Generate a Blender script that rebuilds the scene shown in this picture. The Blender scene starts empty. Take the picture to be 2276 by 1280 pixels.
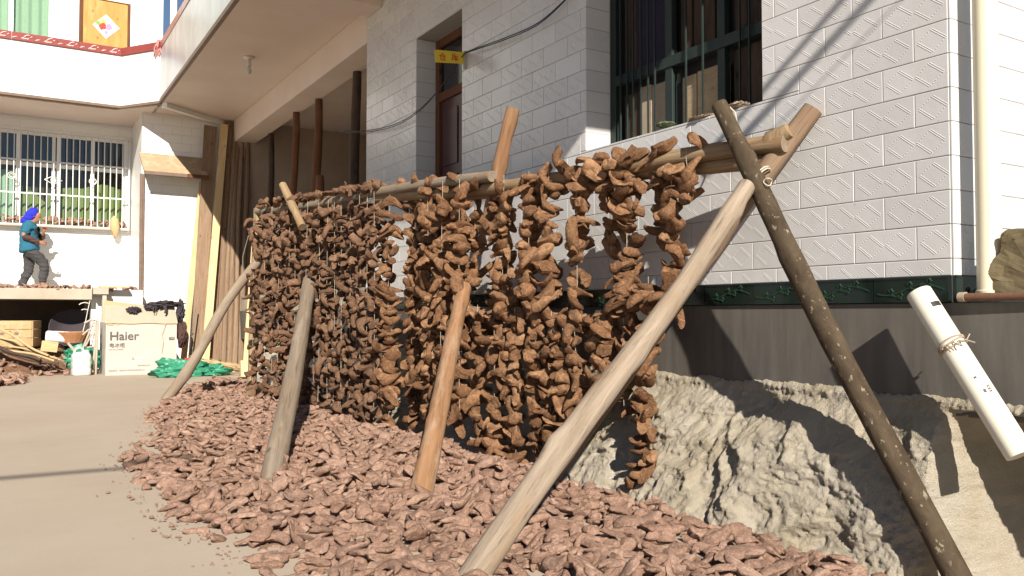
import bpy, bmesh, math, random
import numpy as np
from mathutils import Vector, Matrix, Euler
random.seed(7); RNG = np.random.default_rng(11)
S = bpy.context.scene
COL = S.collection

# ------------------------------------------------------------------ camera, light, exposure
CAM_H = 0.95
F_PX, CX, CY, HORIZON, VPX = 1840.0, 1138.0, 640.0, 697.0, 10.0
YAW = math.atan((CX - VPX) / F_PX); PITCH = math.atan((HORIZON - CY) / F_PX)
cam = bpy.data.cameras.new('camera'); cam_o = bpy.data.objects.new('camera', cam); COL.objects.link(cam_o)
cam.sensor_width = 36.0; cam.lens = F_PX * 36.0 / 2276.0; cam.clip_start = 0.05; cam.clip_end = 800
cam_o.location = (0, 0, CAM_H); cam_o.rotation_euler = (math.pi / 2 + PITCH, 0, -YAW)
S.camera = cam_o
SUN = Vector((0.53, 1.55, -1.0)).normalized()
world = bpy.data.worlds.new('World'); S.world = world; world.use_nodes = True
wn = world.node_tree.nodes; wl = world.node_tree.links
bg = wn.get('Background') or wn.new('ShaderNodeBackground')
sky = wn.new('ShaderNodeTexSky'); sky.sky_type = 'NISHITA'; sky.sun_disc = False
sky.sun_elevation = math.asin(-SUN.z); sky.sun_rotation = math.atan2(-SUN.x, -SUN.y)
sky.altitude = 1800; sky.air_density = 1.0; sky.dust_density = 0.6; sky.ozone_density = 1.2
wl.new(sky.outputs[0], bg.inputs[0]); bg.inputs[1].default_value = 0.05
sun = bpy.data.lights.new('sun', 'SUN'); sun.energy = 5.0; sun.angle = math.radians(0.53); sun.color = (1.0, 0.93, 0.82)
sun_o = bpy.data.objects.new('sun', sun); COL.objects.link(sun_o)
sun_o.rotation_euler = SUN.to_track_quat('-Z', 'Y').to_euler(); sun_o.location = (-6, -18, 14)
S.view_settings.view_transform = 'Standard'; S.view_settings.look = 'None'
S.view_settings.gamma = 1.0; S.view_settings.use_curve_mapping = False
S.view_settings.exposure = 0.85
S.cycles.max_bounces = 8; S.cycles.diffuse_bounces = 4; S.cycles.glossy_bounces = 3; S.cycles.transparent_max_bounces = 12

# ------------------------------------------------------------------ picture <-> world helpers (photo pixels, 2276 x 1280)
FW = Vector((math.sin(YAW) * math.cos(PITCH), math.cos(YAW) * math.cos(PITCH), math.sin(PITCH)))
RT = Vector((math.cos(YAW), -math.sin(YAW), 0)); UP = RT.cross(FW); EYE = Vector((0, 0, CAM_H))
def ray(u, v): return FW + RT * ((u - CX) / F_PX) - UP * ((v - CY) / F_PX)
def pX(u, v, x): d = ray(u, v); return EYE + d * (x / d.x)
def pY(u, v, y): d = ray(u, v); return EYE + d * (y / d.y)
def pZ(u, v, z=0.0): d = ray(u, v); return EYE + d * ((z - CAM_H) / d.z)
def pP(u, v, p0, n): d = ray(u, v); return EYE + d * ((p0 - EYE).dot(n) / d.dot(n))
def px(p):
    q = Vector(p) - EYE; z = q.dot(FW)
    return (CX + F_PX * q.dot(RT) / z, CY - F_PX * q.dot(UP) / z, z)

# ------------------------------------------------------------------ object helpers
def tag(o, label=None, cat=None, group=None, kind=None):
    if label: o['label'] = label
    if cat: o['category'] = cat
    if group: o['group'] = group
    if kind: o['kind'] = kind
    return o
def empty(name, loc=(0, 0, 0), rz=0.0):
    o = bpy.data.objects.new(name, None); COL.objects.link(o); o.location = loc; o.rotation_euler = (0, 0, rz)
    o.empty_display_size = 0.1
    return o
def link(name, me, parent=None, loc=None, rot=None, scale=None):
    o = bpy.data.objects.new(name, me); COL.objects.link(o)
    if parent is not None: o.parent = parent
    if loc is not None: o.location = loc
    if rot is not None: o.rotation_euler = rot
    if scale is not None: o.scale = scale
    return o
class MB:
    "collects shapes of ONE mesh object"
    def __init__(self): self.v = []; self.f = []; self.m = []
    def add(self, V, Fc, mi=0, mat=None):
        b = len(self.v)
        for p in V:
            p = Vector(p); self.v.append(tuple(mat @ p) if mat is not None else tuple(p))
        for f in Fc: self.f.append(tuple(b + i for i in f)); self.m.append(mi)
        return self
    def box(self, x0, x1, y0, y1, z0, z1, mi=0, mat=None):
        V = [(x0, y0, z0), (x1, y0, z0), (x1, y1, z0), (x0, y1, z0), (x0, y0, z1), (x1, y0, z1), (x1, y1, z1), (x0, y1, z1)]
        return self.add(V, [(0, 3, 2, 1), (4, 5, 6, 7), (0, 1, 5, 4), (1, 2, 6, 5), (2, 3, 7, 6), (3, 0, 4, 7)], mi, mat)
    def tube(self, pts, rad, n=10, cap=True, mi=0, mat=None, wob=None):
        pts = [Vector(p) for p in pts]; k = len(pts)
        if not hasattr(rad, '__len__'): rad = [rad] * k
        V = []; up = None
        for i, p in enumerate(pts):
            t = (pts[min(i + 1, k - 1)] - pts[max(i - 1, 0)]).normalized()
            if up is None:
                up = t.orthogonal().normalized()
            a = (up - t * up.dot(t)).normalized(); up = a; b = t.cross(a)
            for j in range(n):
                an = 2 * math.pi * j / n; r = rad[i] * (wob(i / (k - 1), an) if wob else 1)
                V.append(p + a * (math.cos(an) * r) + b * (math.sin(an) * r))
        Fc = [(i * n + j, i * n + (j + 1) % n, (i + 1) * n + (j + 1) % n, (i + 1) * n + j) for i in range(k - 1) for j in range(n)]
        if cap: Fc += [tuple(range(n - 1, -1, -1)), tuple((k - 1) * n + j for j in range(n))]
        return self.add(V, Fc, mi, mat)
    def lathe(self, prof, n=20, mi=0, mat=None):
        V = [(r * math.cos(2 * math.pi * j / n), r * math.sin(2 * math.pi * j / n), z) for r, z in prof for j in range(n)]
        k = len(prof)
        Fc = [(i * n + j, i * n + (j + 1) % n, (i + 1) * n + (j + 1) % n, (i + 1) * n + j) for i in range(k - 1) for j in range(n)]
        Fc += [tuple(range(n - 1, -1, -1)), tuple((k - 1) * n + j for j in range(n))]
        return self.add(V, Fc, mi, mat)
    def mesh(self, name, mats, smooth=False, bevel=0.0, seg=2, ang=35):
        me = bpy.data.meshes.new(name); me.from_pydata(self.v, [], self.f)
        for m in (mats if isinstance(mats, (list, tuple)) else [mats]): me.materials.append(m)
        me.polygons.foreach_set('material_index', self.m)
        bm = bmesh.new(); bm.from_mesh(me)
        bmesh.ops.recalc_face_normals(bm, faces=bm.faces)
        if bevel > 0:
            es = [e for e in bm.edges if e.is_manifold and e.calc_face_angle(0) > math.radians(ang)]
            bmesh.ops.bevel(bm, geom=es, offset=bevel, segments=seg, profile=0.6, affect='EDGES', clamp_overlap=True)
        bm.to_mesh(me); bm.free()
        if smooth:
            me.polygons.foreach_set('use_smooth', [True] * len(me.polygons))
            try: me.set_sharp_from_angle(angle=math.radians(40))
            except Exception: pass
        me.update()
        return me
    def obj(self, name, mats, parent=None, smooth=False, bevel=0.0, seg=2, loc=None, rot=None, ang=35):
        return link(name, self.mesh(name, mats, smooth, bevel, seg, ang), parent, loc, rot)
def grid_mesh(name, P, mats, smooth=True):
    "P: array (n, m, 3) -> sheet"
    n, m, _ = P.shape
    me = bpy.data.meshes.new(name)
    idx = np.arange(n * m).reshape(n, m)
    q = np.stack([idx[:-1, :-1], idx[1:, :-1], idx[1:, 1:], idx[:-1, 1:]], -1).reshape(-1, 4)
    fast_mesh(me, P.reshape(-1, 3), q)
    for mt in (mats if isinstance(mats, (list, tuple)) else [mats]): me.materials.append(mt)
    if smooth: me.polygons.foreach_set('use_smooth', np.ones(len(q), bool))
    return me
def fast_mesh(me, V, Q):
    k = Q.shape[1]
    me.vertices.add(len(V)); me.vertices.foreach_set('co', np.ascontiguousarray(V, np.float32).ravel())
    me.loops.add(len(Q) * k); me.loops.foreach_set('vertex_index', np.ascontiguousarray(Q, np.int32).ravel())
    me.polygons.add(len(Q)); me.polygons.foreach_set('loop_start', np.arange(0, len(Q) * k, k, dtype=np.int32))
    try: me.polygons.foreach_set('loop_total', np.full(len(Q), k, np.int32))
    except Exception: pass
    me.update(calc_edges=True); me.validate()
def vnoise(x, y, seed=0):
    "smooth value noise on arrays, -1..1"
    xi = np.floor(x).astype(np.int64); yi = np.floor(y).astype(np.int64); fx = x - xi; fy = y - yi
    fx = fx * fx * fx * (fx * (fx * 6 - 15) + 10); fy = fy * fy * fy * (fy * (fy * 6 - 15) + 10)
    def h(a, b):
        n = (a * 374761393 + b * 668265263 + seed * 2147483647) & 0x7fffffff
        n = ((n ^ (n >> 13)) * 1274126177) & 0x7fffffff
        n = (n ^ (n >> 16)) & 0xffff
        return n / 32767.5 - 1
    return (h(xi, yi) * (1 - fx) + h(xi + 1, yi) * fx) * (1 - fy) + (h(xi, yi + 1) * (1 - fx) + h(xi + 1, yi + 1) * fx) * fy
def fbm(x, y, o=5, seed=0, g=0.5):
    s = 0; a = 1.0
    for i in range(o): s = s + a * vnoise(x * 2 ** i + 17.3 * i, y * 2 ** i - 9.1 * i, seed + i); a *= g
    return s
def sst(a, b, x):
    t = np.clip((np.asarray(x, float) - a) / (b - a), 0, 1); return t * t * (3 - 2 * t)

# ------------------------------------------------------------------ materials
class NT:
    def __init__(self, name):
        self.mat = bpy.data.materials.new(name); self.mat.use_nodes = True
        self.n = self.mat.node_tree.nodes; self.l = self.mat.node_tree.links
        self.p = self.n['Principled BSDF']; self.out = self.n['Material Output']
    def node(self, t, **k):
        nd = self.n.new(t)
        for a, b in k.items(): setattr(nd, a, b)
        return nd
    def inp(self, nd, key, v):
        if hasattr(v, 'is_output') or isinstance(v, bpy.types.NodeSocket): self.l.new(v, nd.inputs[key])
        else: nd.inputs[key].default_value = v
    def coord(self, kind='Object', scale=(1, 1, 1)):
        tc = self.node('ShaderNodeTexCoord'); mp = self.node('ShaderNodeMapping')
        self.l.new(tc.outputs[kind], mp.inputs[0]); mp.inputs['Scale'].default_value = scale
        return mp.outputs[0]
    def geo(self, scale=(1, 1, 1)):
        g = self.node('ShaderNodeNewGeometry'); mp = self.node('ShaderNodeMapping')
        self.l.new(g.outputs['Position'], mp.inputs[0]); mp.inputs['Scale'].default_value = scale
        return mp.outputs[0]
    def noise(self, vec, scale=5, detail=5, rough=0.6, dist=0.0):
        nd = self.node('ShaderNodeTexNoise'); self.l.new(vec, nd.inputs['Vector'])
        nd.inputs['Scale'].default_value = scale; nd.inputs['Detail'].default_value = detail
        nd.inputs['Roughness'].default_value = rough; nd.inputs['Distortion'].default_value = dist
        return nd.outputs['Fac']
    def ramp(self, fac, stops):
        r = self.node('ShaderNodeValToRGB'); self.l.new(fac, r.inputs[0]); e = r.color_ramp.elements
        while len(e) < len(stops): e.new(0.5)
        for i, (p, c) in enumerate(stops): e[i].position = p; e[i].color = (*c, 1) if len(c) == 3 else c
        return r.outputs[0]
    def mix(self, fac, a, b, blend='MIX'):
        m = self.node('ShaderNodeMix', data_type='RGBA', blend_type=blend)
        self.inp(m, 0, fac); self.inp(m, 6, a if not isinstance(a, tuple) else (*a, 1)[:4]); self.inp(m, 7, b if not isinstance(b, tuple) else (*b, 1)[:4])
        return m.outputs[2]
    def math(self, op, a, b=0.0):
        m = self.node('ShaderNodeMath', operation=op); self.inp(m, 0, a); self.inp(m, 1, b); return m.outputs[0]
    def bump(self, h, strength=0.4, dist=0.01, prev=None):
        b = self.node('ShaderNodeBump'); b.inputs['Strength'].default_value = strength; b.inputs['Distance'].default_value = dist
        self.l.new(h, b.inputs['Height'])
        if prev is not None: self.l.new(prev, b.inputs['Normal'])
        return b.outputs[0]
    def rnd(self):
        return self.node('ShaderNodeObjectInfo').outputs['Random']
    def hsv(self, col, h=0.5, s=1.0, v=1.0):
        n = self.node('ShaderNodeHueSaturation'); self.inp(n, 'Hue', h); self.inp(n, 'Saturation', s); self.inp(n, 'Value', v); self.inp(n, 'Color', col); return n.outputs[0]
    def done(self, col=None, rough=0.7, normal=None, spec=0.4, metal=0.0):
        if col is not None: self.inp(self.p, 'Base Color', col if not isinstance(col, tuple) else (*col, 1)[:4])
        self.inp(self.p, 'Roughness', rough)
        self.p.inputs['Specular IOR Level'].default_value = spec; self.p.inputs['Metallic'].default_value = metal
        if normal is not None: self.l.new(normal, self.p.inputs['Normal'])
        return self.mat
def rng_map(nt, fac, lo, hi):
    m = nt.node('ShaderNodeMapRange'); nt.inp(m, 0, fac); m.inputs['To Min'].default_value = lo; m.inputs['To Max'].default_value = hi
    return m.outputs[0]
def plain(name, col, rough=0.7, spec=0.4, metal=0.0, var=0.12, nscale=14, bump=0.15, bdist=0.004):
    t = NT(name); c = t.coord('Object'); n = t.noise(c, nscale, 5, 0.65)
    v = rng_map(t, n, 1 - var, 1 + var)
    rgb = t.node('ShaderNodeRGB'); rgb.outputs[0].default_value = (*col, 1)
    nb = t.bump(t.noise(c, nscale * 4, 4, 0.7), bump, bdist) if bump else None
    return t.done(t.hsv(rgb.outputs[0], 0.5, 1.0, v), rough, nb, spec, metal)
M = {}
def m_tile():
    t = NT('glazed_tile'); r = t.rnd(); g = t.geo()
    dirt = t.noise(g, 2.3, 6, 0.65); sp = t.noise(g, 42, 3, 0.5)
    base = t.mix(r, (0.535, 0.525, 0.52), (0.60, 0.59, 0.585))
    base = t.mix(rng_map(t, t.ramp(dirt, [(0.45, (0, 0, 0)), (0.75, (1, 1, 1))]), 0, 0.30), base, (0.42, 0.385, 0.345))
    base = t.mix(t.ramp(sp, [(0.72, (0, 0, 0)), (0.78, (1, 1, 1))]), base, (0.40, 0.38, 0.35))
    nb = t.bump(t.noise(g, 7, 2, 0.5), 0.10, 0.02)
    return t.done(base, rng_map(t, dirt, 0.16, 0.36), nb, 0.5)
M['tile'] = m_tile()
def m_pale_tile():
    t = NT('pale_tile'); g = t.geo(); dirt = t.noise(g, 1.7, 6, 0.65)
    base = t.mix(rng_map(t, dirt, 0, 0.5), (0.80, 0.79, 0.77), (0.64, 0.60, 0.55))
    return t.done(base, 0.3, t.bump(t.noise(g, 9, 2), 0.06, 0.02), 0.5)
M['pale_tile'] = m_pale_tile()
M['grout'] = plain('grout', (0.33, 0.32, 0.31), 0.9, 0.2)
def m_plaster(name, c0, c1, sc=1.2, rough=0.85, b=0.15):
    t = NT(name); g = t.geo(); n = t.noise(g, sc, 6, 0.62); s = t.noise(g, 30, 4, 0.6)
    col = t.mix(t.ramp(n, [(0.3, (0, 0, 0)), (0.7, (1, 1, 1))]), c0, c1)
    return t.done(col, rough, t.bump(s, b, 0.004), 0.3)
M['plaster'] = m_plaster('white_plaster', (0.80, 0.78, 0.75), (0.70, 0.67, 0.63))
M['ceiling'] = m_plaster('ceiling_paint', (0.70, 0.60, 0.54), (0.60, 0.49, 0.42), 0.7)
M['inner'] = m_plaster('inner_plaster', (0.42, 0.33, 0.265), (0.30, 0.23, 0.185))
M['cavity'] = m_plaster('dark_masonry', (0.10, 0.075, 0.055), (0.06, 0.045, 0.035), 2.5)  # mottled dark brown for the hollow wall and the window room back
def m_fascia():
    t = NT('glazed_panel'); g = t.geo((1, 1.3, 0.5)); n = t.noise(g, 1.4, 6, 0.7, 0.6)
    st = t.noise(t.geo((1, 7, 0.5)), 1.6, 4, 0.6)
    col = t.mix(t.ramp(n, [(0.40, (0, 0, 0)), (0.62, (1, 1, 1))]), (0.46, 0.48, 0.50), (0.33, 0.35, 0.36))
    col = t.mix(rng_map(t, t.ramp(st, [(0.6, (0, 0, 0)), (0.72, (1, 1, 1))]), 0, 0.6), col, (0.2, 0.2, 0.19))
    return t.done(col, 0.28, None, 0.5)
M['fascia'] = m_fascia()
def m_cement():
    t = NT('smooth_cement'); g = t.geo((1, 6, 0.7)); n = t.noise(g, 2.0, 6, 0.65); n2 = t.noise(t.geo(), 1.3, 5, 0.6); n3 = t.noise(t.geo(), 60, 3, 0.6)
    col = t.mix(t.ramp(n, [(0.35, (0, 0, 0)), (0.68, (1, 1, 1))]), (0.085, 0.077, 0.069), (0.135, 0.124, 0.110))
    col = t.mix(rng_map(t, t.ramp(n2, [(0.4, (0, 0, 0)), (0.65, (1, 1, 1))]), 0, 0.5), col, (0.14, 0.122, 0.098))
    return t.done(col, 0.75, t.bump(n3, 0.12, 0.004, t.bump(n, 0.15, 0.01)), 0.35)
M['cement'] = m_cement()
def m_bank():
    t = NT('rough_render'); g = t.geo(); a = t.noise(g, 1.6, 6, 0.65); b = t.noise(g, 22, 8, 0.75); c = t.noise(g, 130, 4, 0.7); d = t.noise(g, 6, 6, 0.7)
    col = t.mix(t.ramp(a, [(0.35, (0, 0, 0)), (0.65, (1, 1, 1))]), (0.58, 0.52, 0.425), (0.50, 0.425, 0.305))
    col = t.mix(rng_map(t, t.ramp(d, [(0.45, (0, 0, 0)), (0.7, (1, 1, 1))]), 0, 0.55), col, (0.63, 0.575, 0.50))
    col = t.mix(rng_map(t, b, 0, 0.3), col, (0.22, 0.19, 0.14))
    e = t.noise(g, 52, 5, 0.75)
    nb = t.bump(c, 0.9, 0.010, t.bump(e, 0.9, 0.020, t.bump(b, 0.9, 0.028)))
    return t.done(col, 0.95, nb, 0.15)
M['bank'] = m_bank()
def m_ground():
    t = NT('dusty_concrete'); g = t.geo(); a = t.noise(g, 0.55, 6, 0.6); b = t.noise(g, 5, 6, 0.65); c = t.noise(g, 90, 4, 0.6)
    col = t.mix(t.ramp(a, [(0.35, (0, 0, 0)), (0.68, (1, 1, 1))]), (0.395, 0.33, 0.26), (0.34, 0.27, 0.205))
    col = t.mix(rng_map(t, b, 0, 0.35), col, (0.43, 0.37, 0.29))
    col = t.mix(rng_map(t, t.ramp(c, [(0.62, (0, 0, 0)), (0.72, (1, 1, 1))]), 0, 0.5), col, (0.28, 0.21, 0.155))
    return t.done(col, 0.88, t.bump(c, 0.12, 0.003, t.bump(b, 0.12, 0.01)), 0.25)
M['ground'] = m_ground()
def m_root(name, c_dark, c_mid, c_lite, dust, attr=False):
    t = NT(name)
    if attr:
        at = t.node('ShaderNodeAttribute'); at.attribute_name = 'tint'; r = at.outputs['Fac']; co = t.geo()
    else:
        r = t.rnd(); co = t.coord('Object')
    col = t.mix(r, c_mid, c_lite)
    r2 = t.math('FRACT', t.math('MULTIPLY', r, 7.31))
    col = t.mix(rng_map(t, r2, 0.0, 0.65), col, c_dark)
    n = t.noise(co, 28, 6, 0.7, 0.5); f = t.noise(co, 110, 4, 0.65)
    col = t.mix(rng_map(t, t.ramp(n, [(0.42, (0, 0, 0)), (0.64, (1, 1, 1))]), 0, 0.75), col, c_dark)
    lite = tuple(min(1, x * 1.55) for x in c_lite)
    col = t.mix(rng_map(t, t.ramp(f, [(0.52, (0, 0, 0)), (0.72, (1, 1, 1))]), 0, 0.4), col, lite)
    w = t.noise(t.coord('Object', (30, 85, 85)) if not attr else co, 1.0 if not attr else 55, 5, 0.7, 0.8)
    nb = t.bump(f, 0.8, 0.005, t.bump(w, 1.0, 0.012, t.bump(n, 0.6, 0.008)))
    col = t.mix(rng_map(t, t.ramp(w, [(0.34, (1, 1, 1)), (0.46, (0, 0, 0))]), 0, 0.45), col, c_dark)
    return t.done(col, 0.9, nb, 0.12)
M['root_hang'] = m_root('dried_root', (0.075, 0.035, 0.018), (0.22, 0.112, 0.057), (0.37, 0.21, 0.115), 0.15)
M['root_cut'] = m_root('cut_root_face', (0.13, 0.062, 0.03), (0.26, 0.135, 0.068), (0.36, 0.21, 0.115), 0.0)
M['root_far'] = m_root('dried_root_dusty', (0.085, 0.045, 0.027), (0.18, 0.100, 0.060), (0.27, 0.160, 0.10), 0.2)
M['root_ground'] = m_root('dusty_root', (0.205, 0.12, 0.085), (0.345, 0.215, 0.155), (0.44, 0.295, 0.225), 0.45)
M['root_heap'] = m_root('dusty_root_heap', (0.205, 0.12, 0.085), (0.345, 0.215, 0.155), (0.44, 0.295, 0.225), 0.45, attr=True)
def m_wood(name, c0, c1, c2, scale=(22, 22, 1.3), knots=True, rough=0.8, bump=0.6):
    t = NT(name); co = t.coord('Object', scale); n = t.noise(co, 1.0, 7, 0.68, 0.8); b = t.noise(t.coord('Object', (9, 9, 2.2)), 1.0, 5, 0.6)
    s = tuple(x * 2.6 for x in scale); fine = t.noise(t.coord('Object', s), 1.0, 5, 0.75, 0.3)
    col = t.mix(t.ramp(n, [(0.36, (0, 0, 0)), (0.62, (1, 1, 1))]), c0, c1)
    col = t.mix(rng_map(t, t.ramp(b, [(0.5, (0, 0, 0)), (0.62, (1, 1, 1))]), 0, 0.8), col, c2)
    dark = tuple(x * 0.38 for x in c0)
    col = t.mix(rng_map(t, t.ramp(fine, [(0.56, (0, 0, 0)), (0.66, (1, 1, 1))]), 0, 0.6), col, dark)
    if knots:
        v = t.node('ShaderNodeTexVoronoi'); t.l.new(t.coord('Object', (5.5, 5.5, 3.2)), v.inputs['Vector']); v.inputs['Scale'].default_value = 1.0
        col = t.mix(rng_map(t, t.ramp(v.outputs['Distance'], [(0.05, (1, 1, 1)), (0.13, (0, 0, 0))]), 0, 0.75), col, dark)
    r = t.rnd(); col = t.hsv(col, 0.5, 1.0, rng_map(t, r, 0.82, 1.12))
    return t.done(col, rough, t.bump(fine, bump, 0.004, t.bump(n, bump, 0.008)), 0.2)
M['wood_pale'] = m_wood('weathered_pole_wood', (0.19, 0.145, 0.105), (0.285, 0.228, 0.172), (0.22, 0.158, 0.105))
M['wood_tan'] = m_wood('tan_pole_wood', (0.21, 0.14, 0.08), (0.31, 0.22, 0.13), (0.24, 0.145, 0.075))
M['wood_orange'] = m_wood('peeled_pole_wood', (0.19, 0.10, 0.05), (0.27, 0.15, 0.08), (0.30, 0.21, 0.14))
M['wood_grey'] = m_wood('grey_log', (0.19, 0.125, 0.08), (0.275, 0.19, 0.125), (0.22, 0.14, 0.09))
M['wood_yellow'] = m_wood('fresh_sawn_board', (0.62, 0.46, 0.25), (0.55, 0.39, 0.20), (0.66, 0.51, 0.30), (30, 30, 0.8), bump=0.2)
M['wood_red'] = m_wood('reddish_prop_wood', (0.17, 0.075, 0.038), (0.13, 0.057, 0.03), (0.20, 0.095, 0.05))
def m_bark():
    t = NT('mottled_bark'); co = t.coord('Object', (14, 14, 7)); n = t.noise(co, 1.0, 7, 0.7, 0.4); m = t.noise(t.coord('Object', (34, 34, 26)), 1.0, 4, 0.6)
    col = t.mix(t.ramp(n, [(0.34, (0, 0, 0)), (0.66, (1, 1, 1))]), (0.040, 0.027, 0.017), (0.080, 0.058, 0.036))
    col = t.mix(t.ramp(m, [(0.62, (0, 0, 0)), (0.67, (1, 1, 1))]), col, (0.20, 0.17, 0.12))
    return t.done(col, 0.85, t.bump(m, 0.4, 0.004, t.bump(n, 0.6, 0.008)), 0.2)
M['bark'] = m_bark()
M['string'] = plain('pale_twine', (0.50, 0.44, 0.35), 0.9, 0.2)
M['pvc'] = plain('cream_pvc', (0.68, 0.62, 0.46), 0.4, 0.45, var=0.06, nscale=4, bump=0.03)
M['pvc_white'] = plain('stained_white_pvc', (0.70, 0.665, 0.55), 0.38, 0.45, var=0.14, nscale=5, bump=0.03)
M['black'] = plain('black_rubber', (0.02, 0.02, 0.022), 0.6)
M['rust'] = plain('rusty_iron', (0.17, 0.085, 0.055), 0.75, 0.4, 0.3, 0.35, 30)
M['iron_green'] = plain('dark_green_paint', (0.014, 0.024, 0.021), 0.55, 0.4, 0, 0.35, 18, 0.3)
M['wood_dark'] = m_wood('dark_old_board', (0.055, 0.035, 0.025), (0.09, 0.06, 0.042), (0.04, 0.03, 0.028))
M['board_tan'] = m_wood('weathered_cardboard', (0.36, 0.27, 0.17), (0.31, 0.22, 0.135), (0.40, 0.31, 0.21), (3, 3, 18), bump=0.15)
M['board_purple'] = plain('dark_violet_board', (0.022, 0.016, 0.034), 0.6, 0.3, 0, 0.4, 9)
M['trim_green'] = plain('dark_green_glazed_tile', (0.009, 0.016, 0.013), 0.2, 0.35, 0, 0.3, 12, 0.05)
M['vine'] = plain('raised_green_vine_glaze', (0.016, 0.040, 0.022), 0.3, 0.4, 0, 0.3, 20, 0.05)
M['door_red'] = plain('dark_red_door_paint', (0.060, 0.014, 0.010), 0.4, 0.5, 0, 0.25, 6)
M['door_brown'] = m_wood('brown_door_frame', (0.13, 0.055, 0.028), (0.17, 0.075, 0.038), (0.11, 0.05, 0.03), (20, 20, 1.5))
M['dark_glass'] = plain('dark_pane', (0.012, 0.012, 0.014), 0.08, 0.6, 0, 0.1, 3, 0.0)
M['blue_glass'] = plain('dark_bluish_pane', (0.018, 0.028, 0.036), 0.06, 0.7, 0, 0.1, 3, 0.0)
M['sign_yellow'] = plain('yellow_sign_paint', (0.62, 0.44, 0.03), 0.5, 0.4, 0, 0.08, 8)
M['sign_red'] = plain('red_letter_paint', (0.42, 0.03, 0.015), 0.5)
M['white_paint'] = plain('white_window_paint', (0.80, 0.80, 0.79), 0.4, 0.4, 0, 0.05)
M['steel'] = plain('galvanised_bar', (0.60, 0.585, 0.56), 0.4, 0.5, 0.25, 0.1, 20, 0.1)
M['cap_red'] = plain('oxblood_cap_tile', (0.235, 0.045, 0.035), 0.3, 0.5, 0, 0.2, 10, 0.05)
M['cap_fleck'] = plain('pink_flower_glaze', (0.70, 0.52, 0.50), 0.35, 0.5)
M['edge_brown'] = plain('brown_edge_strip', (0.16, 0.105, 0.075), 0.6, 0.4, 0, 0.45, 12)
M['curtain'] = plain('pale_green_curtain', (0.42, 0.54, 0.42), 0.85, 0.2, 0, 0.08)
M['green_cloth'] = plain('light_green_fabric', (0.25, 0.30, 0.12), 0.85, 0.2, 0, 0.12, 6)
M['door_yellow'] = m_wood('honey_varnished_door', (0.58, 0.33, 0.11), (0.52, 0.28, 0.085), (0.62, 0.38, 0.15), (14, 14, 1.2), bump=0.1)
M['carton'] = plain('dusty_white_carton', (0.45, 0.405, 0.36), 0.8, 0.2, 0, 0.10, 5, 0.1)
M['carton_flap'] = plain('dusty_carton_top', (0.36, 0.315, 0.245), 0.8, 0.2, 0, 0.14, 7, 0.1)
M['carton_raw'] = plain('bare_cardboard', (0.48, 0.34, 0.20), 0.85, 0.2, 0, 0.12, 9)
M['print'] = plain('grey_print', (0.085, 0.078, 0.075), 0.7)
M['print_pale'] = plain('faint_grey_print', (0.30, 0.265, 0.235), 0.7)
M['sack'] = plain('green_woven_plastic', (0.03, 0.215, 0.125), 0.45, 0.5, 0, 0.22, 12, 0.25)
M['jug'] = plain('translucent_white_plastic', (0.50, 0.50, 0.48), 0.35, 0.5, 0, 0.08, 5)
M['jug_white'] = plain('white_plastic_drum', (0.82, 0.80, 0.79), 0.4, 0.5, 0, 0.05)
M['crate'] = m_wood('wooden_crate_board', (0.42, 0.29, 0.15), (0.36, 0.24, 0.125), (0.46, 0.33, 0.19), (3, 20, 20), bump=0.2)
M['cloth_dark'] = plain('dark_purple_grey_cloth', (0.052, 0.042, 0.048), 0.9, 0.2, 0, 0.25, 20)
M['cloth_blue'] = plain('teal_jacket', (0.022, 0.115, 0.175), 0.85, 0.2, 0, 0.18, 14, 0.4, 0.01)
M['cloth_trouser'] = plain('charcoal_trousers', (0.055, 0.052, 0.055), 0.9, 0.2, 0, 0.15, 14)
M['cloth_sleeve'] = plain('brown_sleeve', (0.075, 0.042, 0.036), 0.9, 0.2, 0, 0.15, 14)
M['scarf'] = plain('bright_blue_scarf', (0.018, 0.022, 0.42), 0.8, 0.3, 0, 0.15, 10)
M['skin'] = plain('weathered_skin', (0.33, 0.155, 0.095), 0.6, 0.4, 0, 0.08, 9)
M['shoe'] = plain('grey_shoe', (0.18, 0.165, 0.16), 0.8)
M['stone'] = m_plaster('mossy_concrete', (0.21, 0.165, 0.095), (0.14, 0.11, 0.06), 9, 0.95, 0.8)
M['slab'] = m_plaster('slab_concrete', (0.44, 0.39, 0.32), (0.34, 0.29, 0.22), 2.2, 0.9, 0.3)
M['rag'] = plain('dusty_green_rag', (0.16, 0.20, 0.12), 0.9, 0.2, 0, 0.3, 20)
M['rag_tan'] = plain('tan_rag', (0.34, 0.27, 0.20), 0.9, 0.2, 0, 0.3, 20)
M['bulb'] = plain('white_bulb_fitting', (0.62, 0.56, 0.52), 0.3)
M['red_pack'] = plain('red_packet', (0.42, 0.03, 0.03), 0.5); M['blue_pack'] = plain('blue_packet', (0.16, 0.27, 0.45), 0.5)
M['rattan'] = plain('orange_brown_basketry', (0.36, 0.17, 0.08), 0.7, 0.3, 0, 0.35, 40, 0.4)
M['straw'] = plain('dry_straw', (0.45, 0.32, 0.17), 0.85, 0.2, 0, 0.2, 20)
def m_glass():
    t = NT('window_glass'); tr = t.node('ShaderNodeBsdfTransparent'); gl = t.node('ShaderNodeBsdfGlossy'); gl.inputs['Roughness'].default_value = 0.02
    fr = t.node('ShaderNodeFresnel'); fr.inputs[0].default_value = 1.5; mx = t.node('ShaderNodeMixShader')
    tr.inputs[0].default_value = (0.86, 0.90, 0.87, 1)
    t.l.new(fr.outputs[0], mx.inputs[0]); t.l.new(tr.outputs[0], mx.inputs[1]); t.l.new(gl.outputs[0], mx.inputs[2]); t.l.new(mx.outputs[0], t.out.inputs[0])
    return t.mat
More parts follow.
